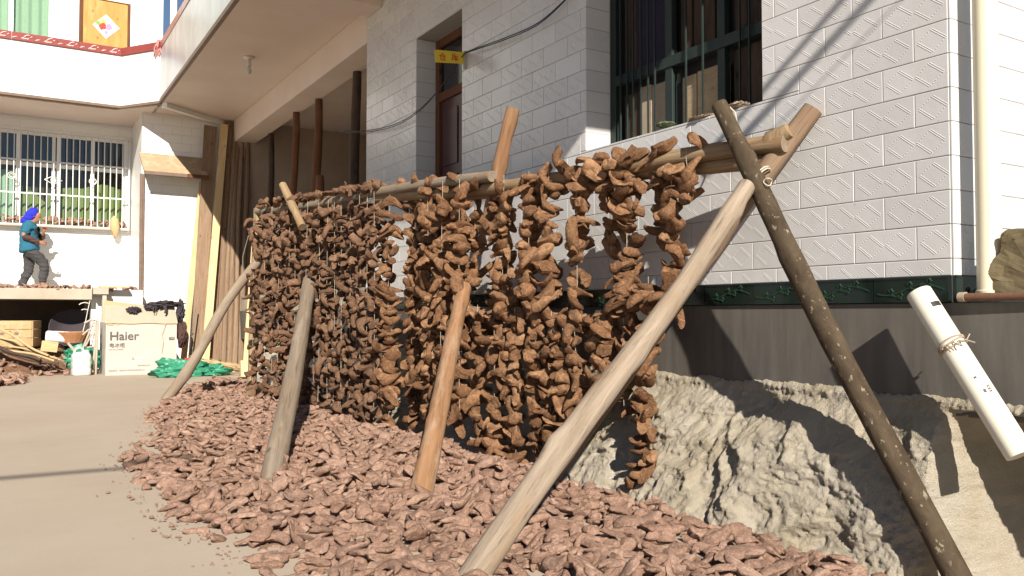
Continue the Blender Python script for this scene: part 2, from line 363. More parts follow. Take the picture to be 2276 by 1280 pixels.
M['glass'] = m_glass()
# ------------------------------------------------------------------ ground
def ground_z(x, y):
    return -0.28 * sst(2.45, 3.35, x) * sst(14.0, 9.0, y)
gx = np.concatenate([np.linspace(-60, -4, 8), np.linspace(-3, 2.3, 12), np.linspace(2.4, 3.9, 27), np.linspace(4.2, 60, 8)])
gy = np.concatenate([np.linspace(-40, -2, 8), np.linspace(-1, 1.4, 5), np.linspace(1.5, 3.2, 35), np.linspace(3.5, 17, 24), np.linspace(20, 80, 6)])
GX, GY = np.meshgrid(gx, gy, indexing='ij')
tag(link('yard_ground', grid_mesh('yard_ground', np.stack([GX, GY, ground_z(GX, GY) + 0.006 * vnoise(GX * 1.3, GY * 1.3, 5)], -1), M['ground'])), kind='structure')

# ------------------------------------------------------------------ rough bank under the plinth
WX = 3.57
def bank_grid():
    ys = np.concatenate([np.linspace(-4, 0.8, 30), np.linspace(0.9, 1.66, 40), np.linspace(1.68, 4.7, 300), np.linspace(4.76, 13.5, 120)])
    zs = np.concatenate([np.linspace(0.60, -0.45, 125), np.linspace(-0.48, -1.0, 12)])
    Y, Z = np.meshgrid(ys, zs, indexing='ij')
    drop = np.clip(0.53 - Z, 0, None)
    rec = np.interp(Y, [0.9, 1.93, 2.04, 2.14], [1, 1, .5, 0])  # hollow added at the right end so that part falls into shade
    slope = np.interp(Y, [2.0, 2.6, 3.1, 4.5], [0.12, 0.26, 0.52, 0.55])
    d = slope * np.clip(drop, 0, 1) * sst(0.0, 0.3, drop) - rec * 0.75 * np.clip(drop * 7, 0, 1)
    fade = sst(0.53, 0.40, Z)
    u = Y * 0.8 + Z * 0.55; w = Z * 0.9 - Y * 0.35
    wx_ = fbm(Y * 2.0, Z * 2.0, 3, 41) * 0.25; wz_ = fbm(Y * 2.0 + 9, Z * 2.0, 3, 47) * 0.25
    n1 = fbm((Y + wx_) * 2.4, (Z + wz_) * 2.6, 4, 3) * 0.045
    rid = (1 - np.abs(vnoise((Y + wx_) * 3.6, (Z + wz_) * 4.0, 21))) ** 3 * 0.030
    n2 = fbm((Y + wx_ * .4) * 9, (Z + wz_ * .4) * 9, 5, 9, 0.55) * 0.017
    pit = np.clip(vnoise((Y + wx_ * .3) * 21, (Z + wz_ * .3) * 21, 31) - .25, 0, 1) * 0.018
    n3 = fbm(Y * 52, Z * 52, 2, 15, 0.8) * 0.0055 - pit
    lip = 0.045 * sst(0.60, 0.545, Z + 0.012 * vnoise(Y * 5, Z * 0, 2)) + 0.012 * vnoise(Y * 3, Z * 4, 8)
    X = WX + 0.02 - lip - d - fade * (0.06 + np.where(Y < 2.6, .6, 1) * (n1 + rid)) - n2 * (0.25 + 0.75 * fade) - n3
    return np.stack([X, Y, Z], -1)
BANK = bank_grid()
tag(link('earth_bank', grid_mesh('earth_bank', BANK, M['bank'])), kind='structure')

# ------------------------------------------------------------------ tile helpers
def make_axes(u, v, n):
    m = Matrix.Identity(3); m.col[0] = u; m.col[1] = v; m.col[2] = n; return m.to_euler()
R_MAIN = make_axes(Vector((0, -1, 0)), Vector((0, 0, 1)), Vector((-1, 0, 0)))     # face looks to -X
R_FRONT = make_axes(Vector((1, 0, 0)), Vector((0, 0, 1)), Vector((0, -1, 0)))     # face looks to -Y
TW, TH = 0.325, 0.153
_tiles = {}
def diamond_bars(off, w, h):
    "raised strokes of two diamonds, given for a full tile whose left end sits at -w/2 - off"
    out = []
    full_c = [(-0.074, 0), (0.074, 0)]
    hx, hy = 0.070, 0.056
    for cx, cy in full_c:
        for (ax, ay, bx, by) in ((0, hy, hx, 0), (-hx, 0, 0, -hy)):
            for k, sh in ((0, 0.0), (1, -0.0085)):
                for s in range(4):
                    t0, t1 = s / 4 + 0.01, (s + 1) / 4 - 0.01
                    dx, dy = bx - ax, by - ay; L = math.hypot(dx, dy); nx, ny = dy / L, -dx / L
                    o = sh if ax == 0 else -sh
                    out.append((cx + ax + dx * t0 - nx * o, cy + ay + dy * t0 - ny * o, cx + ax + dx * t1 - nx * o, cy + ay + dy * t1 - ny * o, 0.0022))
        for (ax, ay, bx, by) in ((0, hy, -hx, 0), (hx, 0, 0, -hy)):
            for s in range(6):
                t = (s + 0.5) / 6; x, y = cx + ax + (bx - ax) * t, cy + ay + (by - ay) * t
                out.append((x - 0.002, y + 0.0015, x + 0.002, y - 0.0015, 0.0022))
    return [(x0 + off, y0, x1 + off, y1, hw) for x0, y0, x1, y1, hw in out]
def tile_mesh(w, h, pat=False, off=0.0, offv=0.0, mat='tile', g=0.0026):
    key = (round(w, 3), round(h, 3), pat, round(off, 3), round(offv, 3), mat)
    if key in _tiles: return _tiles[key]
    b = MB(); a, c = w / 2 - g / 2, h / 2 - g / 2; i = min(0.003, a * 0.4, c * 0.4); d = 0.009
    V = [(-a, -c, -d), (a, -c, -d), (a, c, -d), (-a, c, -d), (-a, -c, -0.002), (a, -c, -0.002), (a, c, -0.002), (-a, c, -0.002),
         (-a + i, -c + i, 0), (a - i, -c + i, 0), (a - i, c - i, 0), (-a + i, c - i, 0)]
    Fc = [(8, 9, 10, 11)] + [(k, (k + 1) % 4, 4 + (k + 1) % 4, 4 + k) for k in range(4)] + [(4 + k, 4 + (k + 1) % 4, 8 + (k + 1) % 4, 8 + k) for k in range(4)]
    b.add(V, Fc)
    if pat:
        for x0, y0, x1, y1, hw in diamond_bars(off, w, h):
            y0 += offv; y1 += offv
            if max(abs(x0), abs(x1)) > a - 0.004 or max(abs(y0), abs(y1)) > c - 0.004: continue
            dx, dy = x1 - x0, y1 - y0; L = math.hypot(dx, dy); nx, ny = -dy / L * hw, dx / L * hw
            z = 0.0011
            b.add([(x0 + nx, y0 + ny, 0), (x1 + nx, y1 + ny, 0), (x1 - nx, y1 - ny, 0), (x0 - nx, y0 - ny, 0),
                   (x0 + nx * .3, y0 + ny * .3, z), (x1 + nx * .3, y1 + ny * .3, z), (x1 - nx * .3, y1 - ny * .3, z), (x0 - nx * .3, y0 - ny * .3, z)],
                  [(4, 7, 6, 5), (0, 4, 5, 1), (1, 5, 6, 2), (2, 6, 7, 3), (3, 7, 4, 0)])
    me = bpy.data.meshes.new('tile'); me.from_pydata(b.v, [], b.f); me.materials.append(M[mat]); me.update()
    _tiles[key] = me
    return me
def cut(rects, hole):
    out = []; hx0, hx1, hy0, hy1 = hole
    for x0, x1, y0, y1 in rects:
        if x1 <= hx0 + 1e-4 or x0 >= hx1 - 1e-4 or y1 <= hy0 + 1e-4 or y0 >= hy1 - 1e-4: out.append((x0, x1, y0, y1)); continue
        if y0 < hy0: out.append((x0, x1, y0, hy0))
        if y1 > hy1: out.append((x0, x1, hy1, y1))
        a, b_ = max(y0, hy0), min(y1, hy1)
        if x0 < hx0: out.append((x0, hx0, a, b_))
        if x1 > hx1: out.append((hx1, x1, a, b_))
    return [r for r in out if r[1] - r[0] > 0.012 and r[3] - r[2] > 0.012]
def stuff_tiles(name, cells, parent):
    "cells: (centre, rotation, mesh) joined into one mesh"
    b = MB(); mats = []
    for c, rot, me in cells:
        mt = me.materials[0]
        if mt not in mats: mats.append(mt)
        mx = Matrix.Translation(c) @ rot.to_matrix().to_4x4()
        b.add([v.co for v in me.vertices], [tuple(p.vertices) for p in me.polygons], mats.index(mt), mx)
    me = bpy.data.meshes.new(name); me.from_pydata(b.v, [], b.f); me.polygons.foreach_set('material_index', b.m)
    for m in mats: me.materials.append(m)
    me.update()
    o = link(name, me, parent); o['kind'] = 'stuff'; return o

def part(root, name, mb, mats, **k):
    o = mb.obj(name, mats, root, **k); o.location = -root.location; return o
def sub(p, name, mb, mats, **k):
    return mb.obj(name, mats, p, **k)

# ------------------------------------------------------------------ main tiled house
DOOR = (6.71, 7.71, 1.30, 3.78); WIN = (3.165, 4.80, 2.13, 4.02)
house = empty('tiled_house', (4.2, 6.0, 0.0))
tag(house, 'white tiled house with dark barred window, high cement plinth and deep porch behind the rack', 'house')
wall_m = MB()
for y0, y1, z0, z1 in cut(cut([(2.098, 9.076, 1.0, 4.52)], DOOR), WIN): wall_m.box(WX + 0.008, WX + 0.226, y0, y1, z0, z1)
wall_m.box(WX + 0.0085, 7.0, 2.098, 2.30, 1.0, 4.52)
wall = part(house, 'tiled_wall', wall_m, M['grout'])
rows = [(1.119, 1.195)] + [(1.195 + TH * k, 1.195 + TH * (k + 1)) for k in range(21)] + [(1.195 + TH * 21, 4.515)]
cells = []
rr = random.Random(3)
for k, (z0, z1) in enumerate(rows):
    ph = 2.101 if k % 2 == 0 else 2.101 + 0.164
    js = [2.101] + [y for y in (ph + TW * i for i in range(-1, 24)) if 2.12 < y < 9.06] + [9.076]
    for y0, y1 in zip(js[:-1], js[1:]):
        full = (y0, y1)
        pat = y0 < 4.8 or rr.random() < (0.62 if z0 > 2.0 else 0.5)
        for a, b_, c, d in cut(cut([(y0, y1, z0, z1)], DOOR), WIN):
            cy, cz = (a + b_) / 2, (c + d) / 2
            # offset of the full tile's pattern inside this cut piece (u = -Y)
            left_full = (y0 if k % 2 == 0 else y0)
            fc = (full[0] + full[1]) / 2
            if full[1] - full[0] < TW - 0.02:
                fc = full[1] - TW / 2 if full[0] < 2.2 else full[0] + TW / 2
            off = -(fc - cy); offv = ((z1 - TH / 2) if k == 0 else (z0 + z1) / 2) - cz
            cells.append((Vector((WX, cy, cz)), R_MAIN, b_ - a, d - c, pat, off, offv))
for k, (z0, z1) in enumerate(rows):      # reveals of the window and of the door, right end wall
    if z1 > 2.14: cells.append((Vector((WX + 0.112, 4.80 - 0.001, (max(z0, 2.13) + min(z1, 4.02)) / 2)), R_FRONT, 0.222, min(z1, 4.02) - max(z0, 2.13), False, 0, 0)) if z0 < 4.0 else None
    if z0 < 3.78 and z1 > 1.31: cells.append((Vector((WX + 0.112, 7.71 - 0.001, (max(z0, 1.3) + min(z1, 3.78)) / 2)), R_FRONT, 0.222, min(z1, 3.78) - max(z0, 1.3), False, 0, 0))
    xs = [3.571] + [3.571 + (0.20 if k % 2 else 0.36) + 0.325 * i for i in range(6)]
    for x0, x1 in zip(xs[:-1], xs[1:]): cells.append((Vector(((x0 + x1) / 2, 2.09, (z0 + z1) / 2)), R_FRONT, x1 - x0, z1 - z0, False, 0, 0))
scored = []
for c in cells:
    u, v, z = px(c[0])
    inside = -40 < u < 2316 and -60 < v < 1300
    scored.append(((c[2] * c[3] / z ** 2) if inside else -1, c))
scored.sort(key=lambda s: -s[0])
tile_parts = 0; rest = []
for sc, c in scored:
    me = tile_mesh(c[2], c[3], c[4], c[5], c[6])
    if sc > 0 and tile_parts < 298:
        link('tile', me, wall, c[0] + Vector((rr.uniform(-.0006, .0006), 0, 0)), c[1]); tile_parts += 1
    else: rest.append((c[0], c[1], me))
if rest: stuff_tiles('tile_field', rest, wall)
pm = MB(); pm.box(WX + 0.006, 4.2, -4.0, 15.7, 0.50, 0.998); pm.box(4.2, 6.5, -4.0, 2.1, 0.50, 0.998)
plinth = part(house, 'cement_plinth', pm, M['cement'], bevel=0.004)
def trim_mesh(L):
    b = MB(); hl, hh = L / 2 - 0.002, 0.0575
    b.box(-hl, hl, -hh, hh, -0.012, 0.004)
    b.box(-hl, hl, hh - 0.008, hh - 0.001, 0.004, 0.007); b.box(-hl, hl, -hh + 0.001, -hh + 0.008, 0.004, 0.007)
    pts = [(x, 0.024 * math.sin(x * 2 * math.pi / L * 1.0 + 0.4), 0.004) for x in np.linspace(-hl + 0.02, hl - 0.02, 15)]
    b.tube(pts, 0.0042, 5, True, 1)
    for i, s in ((3, 1), (5, -1), (9, -1), (11, 1), (7, 1)):
        x, y, _ = pts[i]
        b.tube([(x, y, 0.004), (x + 0.014, y + 0.016 * s, 0.006), (x + 0.006, y + 0.027 * s, 0.006), (x - 0.008, y + 0.022 * s, 0.005), (x - 0.006, y + 0.012 * s, 0.005)], [0.004, 0.0055, 0.006, 0.005, 0.003], 5, True, 1)
        b.tube([(x + 0.006, y, 0.004), (x + 0.03, y - 0.010 * s, 0.005)], [0.007, 0.002], 5, True, 1)
    return b.mesh('trim_tile', [M['trim_green'], M['vine']])
trim_b = MB(); trim_b.box(WX + 0.007, WX + 0.2, 2.108, 9.07, 1.0, 1.117)
trim = part(house, 'trim_course', trim_b, M['black'])
tme = trim_mesh(0.375); y = 2.112
while y < 9.0:
    link('trim_tile', tme, trim, Vector((WX - 0.002, y + 0.1875, 1.0592)), R_MAIN); y += 0.375
tme2 = trim_mesh(0.36)
for i in range(3): link('trim_tile', tme2, trim, Vector((3.572 + 0.18 + 0.36 * i, 2.088, 1.0592)), R_FRONT)
# window: dark green frame, bars and boards behind
wx = WX + 0.225
wf = MB()
wf.box(wx, wx + 0.05, 4.735, 4.80, 2.13, 4.02); wf.box(wx, wx + 0.05, 3.165, 3.22, 2.13, 4.02)
wf.box(wx - 0.006, wx + 0.05, 3.22, 4.735, 2.61, 2.685); wf.box(wx, wx + 0.05, 3.22, 4.735, 2.13, 2.16); wf.box(wx, wx + 0.05, 3.22, 4.735, 3.96, 4.02)
for a, b_ in ((4.138, 4.207), (3.66, 3.724)):
    wf.box(wx + 0.002, wx + 0.048, a, b_, 2.16, 2.61); wf.box(wx + 0.002, wx + 0.048, a, b_, 2.685, 3.96)
win = part(house, 'window', wf, M['iron_green'], bevel=0.004)
for yy in (4.655, 4.58, 4.513, 4.431, 4.355, 4.284, 4.06, 3.981, 3.90, 3.828, 3.59, 3.516, 3.44, 3.34):
    if yy in (4.06, 3.90, 3.59, 3.34): continue
    sub(win, 'bar', MB().box(wx - 0.026, wx - 0.014, yy - 0.0045, yy + 0.0045, 2.132, 4.01), M['iron_green'])
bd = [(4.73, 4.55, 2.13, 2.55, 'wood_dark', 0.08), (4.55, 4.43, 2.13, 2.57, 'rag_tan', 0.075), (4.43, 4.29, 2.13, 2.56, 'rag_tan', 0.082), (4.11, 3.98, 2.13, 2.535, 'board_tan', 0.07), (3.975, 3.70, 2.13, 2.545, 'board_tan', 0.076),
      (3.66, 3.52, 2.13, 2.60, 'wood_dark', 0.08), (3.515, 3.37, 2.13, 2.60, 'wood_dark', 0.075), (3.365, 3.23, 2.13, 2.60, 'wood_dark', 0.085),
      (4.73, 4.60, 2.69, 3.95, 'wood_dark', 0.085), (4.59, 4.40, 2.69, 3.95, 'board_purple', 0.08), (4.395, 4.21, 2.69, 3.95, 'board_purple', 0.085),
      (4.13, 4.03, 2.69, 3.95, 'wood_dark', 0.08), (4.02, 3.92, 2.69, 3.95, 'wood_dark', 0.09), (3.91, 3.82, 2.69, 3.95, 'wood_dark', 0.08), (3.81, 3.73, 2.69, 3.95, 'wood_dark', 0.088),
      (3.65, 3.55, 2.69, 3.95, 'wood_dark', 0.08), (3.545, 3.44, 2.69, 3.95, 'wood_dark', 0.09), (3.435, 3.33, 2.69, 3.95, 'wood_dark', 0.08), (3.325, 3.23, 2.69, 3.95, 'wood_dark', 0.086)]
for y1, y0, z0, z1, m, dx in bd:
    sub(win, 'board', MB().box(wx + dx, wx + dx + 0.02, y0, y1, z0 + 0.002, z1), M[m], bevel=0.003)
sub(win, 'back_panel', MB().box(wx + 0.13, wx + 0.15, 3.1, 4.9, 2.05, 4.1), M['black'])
# door
dxp = WX + 0.222
df = MB(); df.box(dxp, dxp + 0.07, 7.63, 7.71, 1.3, 3.78); df.box(dxp, dxp + 0.07, 6.71, 6.78, 1.3, 3.78); df.box(dxp, dxp + 0.07, 6.78, 7.63, 3.70, 3.78)
df.box(dxp - 0.004, dxp + 0.07, 6.78, 7.63, 3.13, 3.22); df.box(dxp + 0.003, dxp + 0.06, 6.95, 7.02, 3.22, 3.70)
door = part(house, 'door', df, M['door_brown'], bevel=0.005)
sub(door, 'transom_pane', MB().box(dxp + 0.03, dxp + 0.036, 6.78, 7.63, 3.22, 3.70), M['dark_glass'])
lf = MB(); lf.box(dxp + 0.02, dxp + 0.06, 6.78, 7.63, 1.3, 3.13)
leaf = sub(door, 'door_leaf', lf, M['door_red'])
for z0, z1 in ((2.45, 3.02), (1.45, 2.35)):
    for y0, y1 in ((6.86, 7.17), (7.24, 7.55)): lf2 = sub(door, 'door_panel', MB().box(dxp + 0.008, dxp + 0.0205, y0, y1, z0, z1), M['door_red'], bevel=0.008)
sf = MB(); sf.box(WX + 0.009, dxp + 0.07, 6.70, 7.72, 1.22, 1.30); part(house, 'door_sill', sf, M['cement'])
lt = MB(); lt.box(WX + 0.010, dxp + 0.07, 6.70, 7.72, 3.781, 3.80); part(house, 'door_lintel', lt, M['ceiling'])
# porch, ceiling, beam, balcony front
part(house, 'ceiling', MB().box(2.24, 8.0, 1.34, 17.2, 4.522, 4.70), M['ceiling'])
part(house, 'porch_beam', MB().box(WX + 0.002, WX + 0.375, 9.078, 15.84, 4.125, 4.520), M['ceiling'], bevel=0.008)
part(house, 'cross_beam', MB().box(2.30, WX - 0.002, 8.62, 9.0, 4.40, 4.520), M['ceiling'], bevel=0.006)
cd = MB(); a = Vector((2.26, 14.95)); b_ = Vector((3.40, 15.80)); dr = (b_ - a).normalized(); nn = Vector((-dr.y, dr.x)) * 0.05
cd.add([(p.x + s * nn.x, p.y + s * nn.y, z) for z in (4.44, 4.519) for p in (a, b_) for s in (-1, 1)], [(0, 2, 3, 1), (4, 5, 7, 6), (0, 1, 5, 4), (1, 3, 7, 5), (3, 2, 6, 7), (2, 0, 4, 6)])
part(house, 'corner_rib', cd, M['plaster'])
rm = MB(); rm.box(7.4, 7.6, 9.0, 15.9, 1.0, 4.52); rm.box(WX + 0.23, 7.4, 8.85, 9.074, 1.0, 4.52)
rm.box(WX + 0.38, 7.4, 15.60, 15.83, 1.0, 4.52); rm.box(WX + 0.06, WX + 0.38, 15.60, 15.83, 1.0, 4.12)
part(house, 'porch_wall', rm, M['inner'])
part(house, 'porch_floor', MB().box(WX + 0.03, 7.4, 9.074, 15.84, 1.0, 1.26), M['slab'])
fz = MB(); fz.box(2.20, 2.32, 1.34, 15.04, 4.60, 5.45); fas = part(house, 'balcony_front', fz, M['fascia'])
sub(fas, 'edge_strip', MB().box(2.188, 2.30, 1.33, 15.05, 4.535, 4.598), M['edge_brown'], bevel=0.004)
cap = MB().box(-0.16, 0.16, -0.06, 0.075, 0, 0.13).mesh('cap_tile', M['cap_red'], bevel=0.006)
yy = 15.0
while yy > 9.0:
    link('cap_tile', cap, fas, Vector((2.25, yy - 0.165, 5.452)), (0, 0, math.pi / 2 * -1)); yy -= 0.33
nb_ = MB()
for i in range(7): nb_.tube([(2.196, 12.55 + 0.11 * (i % 4) + 0.02 * i, 5.42 - 0.03 * i), (2.193, 12.52 + 0.11 * (i % 4), 5.30 - 0.05 * (i % 3))], [0.02, 0.005], 5)
# ------------------------------------------------------------------ house on the left
FY = 17.25
bh = empty('balcony_house', (0.4, 17.4, 0.0))
tag(bh, 'white house at the back left with barred window, raised terrace and red capped balcony', 'house')
UW = (-1.6, 0.66, 5.2, 7.6); UD = (1.10, 1.98, 4.70, 6.9); LW = (-1.5, 1.967, 2.54, 4.25)
fw = MB()
rs = [(-4.0, 2.56, 0.0, 7.9)]
for h in (UW, UD, LW): rs = cut(rs, h)
for x0, x1, z0, z1 in rs: fw.box(x0, x1, FY + 0.008, FY + 0.25, z0, z1)
fwall = part(bh, 'front_wall', fw, M['pale_tile'])
cl = []
k = 0; z = 1.40
while z < 4.5:
    x = -1.6 - (0.16 if k % 2 else 0)
    while x < 2.3:
        for a, b_, c, d in cut([(x, min(x + TW, 2.05), z, min(z + TH, 4.5))], LW):
            cl.append((Vector(((a + b_) / 2, FY, (c + d) / 2)), R_FRONT, tile_mesh(b_ - a, d - c, False, 0, 0, 'pale_tile')))
        x += TW
    z += TH; k += 1
stuff_tiles('tile_field', cl, fwall)
# bay (pilaster) right of the window
PY = 15.85
bay = part(bh, 'bay_wall', MB().box(2.04, 3.95, PY + 0.008, FY + 0.2, 0.0, 4.52), M['grout'])
cl = []; z = 0.05; k = 0
while z < 4.5:
    x = 2.042 - (0.16 if k % 2 else 0)
    while x < 3.95:
        x0, x1 = max(x, 2.042), min(x + TW, 3.95)
        if x1 - x0 > 0.02: cl.append((Vector(((x0 + x1) / 2, PY, z + TH / 2)), R_FRONT, tile_mesh(x1 - x0, TH, False, 0, 0, 'pale_tile')))
        x += TW
    z += TH; k += 1
stuff_tiles('tile_field', cl, bay)
part(bh, 'bay_side', MB().box(2.03, 2.039, PY + 0.01, FY, 1.3, 4.52), M['pale_tile'])
j = MB(); j.box(2.005, 2.075, PY - 0.055, PY - 0.004, 1.30, 3.42); jam = part(bh, 'old_door_jamb', j, M['edge_brown'], bevel=0.004)
sub(jam, 'batten', MB().box(2.012, 2.045, PY - 0.07, PY - 0.056, 1.3, 3.40), M['edge_brown'])
hd = MB(); hd.add([pY(u, v, y) for y, pts in ((PY - 0.62, ((309, 339), (325, 378), (453, 386), (453, 350))),) for u, v in pts], [])
aw = MB()
p0, p1 = Vector((1.98, PY - 0.02, 3.80)), Vector((3.08, PY - 0.02, 3.80)); q0, q1 = Vector((2.02, PY - 0.42, 3.42)), Vector((3.08, PY - 0.42, 3.42))
up_ = Vector((0, -0.02, 0.025))
aw.add([p0, p1, q1, q0, p0 - up_, p1 - up_, q1 - up_, q0 - up_], [(0, 1, 2, 3), (7, 6, 5, 4), (0, 4, 5, 1), (1, 5, 6, 2), (2, 6, 7, 3), (3, 7, 4, 0)])
awn = part(bh, 'awning_board', aw, M['board_tan'])
sub(awn, 'edge_lath', MB().box(2.03, 2.72, PY - 0.45, PY - 0.42, 3.36, 3.415), M['edge_brown'])
sub(awn, 'edge_lath', MB().box(2.725, 3.08, PY - 0.452, PY - 0.42, 3.355, 3.42), M['door_brown'])
# barred window
wm = MB()
for a, b_ in ((0.135, 0.195), (0.70, 0.755), (0.775, 0.83), (1.335, 1.40), (1.90, 1.967), (-0.45, -0.39), (-1.5, -1.44)): wm.box(a, b_, FY + 0.02, FY + 0.08, 2.54, 4.25)
wm.box(-1.5, 1.967, FY + 0.022, FY + 0.078, 4.19, 4.25); wm.box(-1.5, 1.967, FY + 0.022, FY + 0.078, 2.54, 2.60); wm.box(-1.5, 1.967, FY + 0.018, FY + 0.082, 3.62, 3.69)
bw = part(bh, 'barred_window', wm, M['white_paint'], bevel=0.004)
for a, b_ in ((-0.39, 0.135), (0.195, 0.70), (0.83, 1.335), (1.40, 1.90), (-1.44, -0.45)):
    sub(bw, 'upper_pane', MB().box(a, b_, FY + 0.05, FY + 0.056, 3.69, 4.19), M['blue_glass'])
    sub(bw, 'lower_pane', MB().box(a, b_, FY + 0.05, FY + 0.056, 2.60, 3.62), M['glass'])
def pleats(name, x0, x1, z0, topf, mat, y, parent, amp=0.03, wl_=0.105):
    n = int((x1 - x0) / wl_ * 8) + 1; X = np.linspace(x0, x1, n); zt = np.array([topf(x) for x in X]); P = []
    for t in np.linspace(0, 1, 8): P.append(np.stack([X, y + amp * np.sin(X / wl_ * 2 * np.pi + 0.3 * t) , z0 + (zt - z0) * t], -1))
    return link(name, grid_mesh(name, np.array(P).transpose(1, 0, 2), mat), parent)
pleats('curtain', 1.25, 1.92, 2.55, lambda x: 3.36 + 0.04 * math.sin(x * 9), M['green_cloth'], FY + 0.16, bw)
pleats('curtain', 0.62, 1.27, 2.55, lambda x: 3.30 - 0.35 * max(0, (1.0 - x)) ** 1.3 - 0.25 * max(0, 0.9 - x), M['green_cloth'], FY + 0.19, bw)
pleats('curtain', 0.20, 0.62, 2.55, lambda x: 3.20 - 1.1 * abs(x - 0.36) ** 1.2, M['green_cloth'], FY + 0.17, bw)
pleats('curtain', -0.6, 0.16, 2.55, lambda x: 3.55, M['curtain'], FY + 0.2, bw)
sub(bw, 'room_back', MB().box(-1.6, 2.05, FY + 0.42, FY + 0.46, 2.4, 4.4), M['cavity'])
gm = MB()
gyy = FY - 0.13
gm.box(-1.5, 1.99, gyy - 0.012, gyy + 0.012, 4.225, 4.25); gm.box(-1.5, 1.99, gyy - 0.016, gyy + 0.016, 3.685, 3.715); gm.box(-1.5, 1.99, gyy - 0.016, gyy + 0.016, 3.095, 3.122)
gm.box(-1.5, 1.99, gyy - 0.016, gyy + 0.016, 2.535, 2.56); gm.box(1.965, 1.99, gyy - 0.017, gyy + 0.017, 2.56, 4.225)
for z in (4.237, 3.70, 3.11, 2.547):
    for x in (1.975, -1.4): gm.box(x - 0.01, x + 0.01, gyy + 0.017, FY + 0.005, z - 0.01, z + 0.01)
gr = part(bh, 'window_grille', gm, M['steel'])
x = 1.862
bar = MB().tube([(0, 0, 2.552), (0, 0, 4.235)], 0.0095, 6).mesh('grille_bar', M['steel'], True)
while x > -0.6:
    link('grille_bar', bar, gr, Vector((x, gyy - 0.02, 0))); x -= 0.1035
for xx, zz in ((0.07, 3.40), (1.36, 3.40)):
    b = MB(); b.tube([(xx + 0.058 * math.cos(t), gyy - 0.035, zz + 0.058 * math.sin(t)) for t in np.linspace(0, 2 * math.pi, 17)], 0.009, 5, False)
    b.tube([(xx + 0.03 * math.cos(t), gyy - 0.035, zz + 0.03 * math.sin(t)) for t in np.linspace(0.3, 5.2, 12)], 0.008, 5)
    sub(gr, 'ring_ornament', b, M['steel'], smooth=True)
b = MB(); b.tube([(0.72 + s * 0.14, gyy - 0.035, 3.37 + t * 0.075) for s, t in ((-1, 0), (0, 1), (1, 0), (0, -1), (-1, 0))], 0.008, 5, False)
b.tube([(0.72 + 0.04 * math.cos(t), gyy - 0.035, 3.37 + 0.04 * math.sin(t)) for t in np.linspace(0, 2 * math.pi, 13)], 0.008, 5, False)
sub(gr, 'diamond_ornament', b, M['steel'], smooth=True)
# balcony of the left house
path = [Vector((-4.0, 15.74)), Vector((1.68, 15.79)), Vector((2.2, 15.06))]
def ribbon(path, z0, z1, th, off=0.0):
    b = MB(); n = len(path); L = []; 
    for i, p in enumerate(path):
        d0 = (path[i] - path[i - 1]).normalized() if i > 0 else None; d1 = (path[i + 1] - path[i]).normalized() if i < n - 1 else None
        d = ((d0 or d1) + (d1 or d0)).normalized(); nn = Vector((d.y, -d.x)); sc = 1.0 / max(0.4, nn.dot(Vector(((d1 or d0).y, -(d1 or d0).x))))
        L.append((p + nn * off * sc, p - nn * th * sc))
    V = [(q.x, q.y, z) for a, c in L for z in (z0, z1) for q in (a, c)]
    Fc = []
    for i in range(n - 1):
        o, q = 4 * i, 4 * (i + 1); Fc += [(o, q, q + 2, o + 2), (o + 1, o + 3, q + 3, q + 1), (o + 2, q + 2, q + 3, o + 3), (o, o + 1, q + 1, q)]
    Fc += [(0, 2, 3, 1), (4 * n - 4, 4 * n - 3, 4 * n - 1, 4 * n - 2)]
    return b.add(V, Fc)
par = part(bh, 'balcony_front', ribbon(path, 4.575, 5.45, 0.14), M['pale_tile'])
sub(par, 'edge_strip', ribbon(path, 4.53, 4.573, 0.16, 0.012), M['edge_brown'])
fl = MB(); fl.add([(x, y, z) for z in (4.515, 4.60) for x, y in ((-4, 15.86), (1.62, 15.90), (2.18, 15.2), (2.18, 17.2), (-4, 17.2))], [(4, 3, 2, 1, 0), (5, 6, 7, 8, 9)] + [(i, (i + 1) % 5, 5 + (i + 1) % 5, 5 + i) for i in range(5)])
part(bh, 'balcony_floor', fl, M['ceiling'])
def flecked_cap():
    b = MB(); b.box(-0.163, 0.163, -0.03, 0.15, 0, 0.13)
    r = random.Random(5)
    for i in range(7):
        x, z = r.uniform(-0.13, 0.13), r.uniform(0.025, 0.105); a = r.uniform(0.3, 1.1); l = r.uniform(0.02, 0.045)
        b.tube([(x - l * math.cos(a), -0.031, z - l * math.sin(a) * .6), (x, -0.034, z), (x + l * math.cos(a), -0.031, z + l * math.sin(a) * .6)], [0.004, 0.011, 0.004], 5, True, 1)
    return b.mesh('cap_tile', [M['cap_red'], M['cap_fleck']])
fc_ = flecked_cap(); a, c = path[0], path[1]; d = (c - a).normalized(); L = (c - a).length; t = L - 0.165
while t > 2.6:
    p = a + d * t; link('cap_tile', fc_, par, Vector((p.x, p.y, 5.452)), (0, 0, math.atan2(d.y, d.x))); t -= 0.33
a, c = path[1], path[2]; d = (c - a).normalized(); capp = MB().box(-0.147, 0.147, -0.03, 0.15, 0, 0.13).mesh('cap_tile', M['cap_red'], bevel=0.005)
for i in range(3):
    p = a + d * (0.15 + 0.298 * i); link('cap_tile', capp, par, Vector((p.x, p.y, 5.453)), (0, 0, math.atan2(d.y, d.x)))
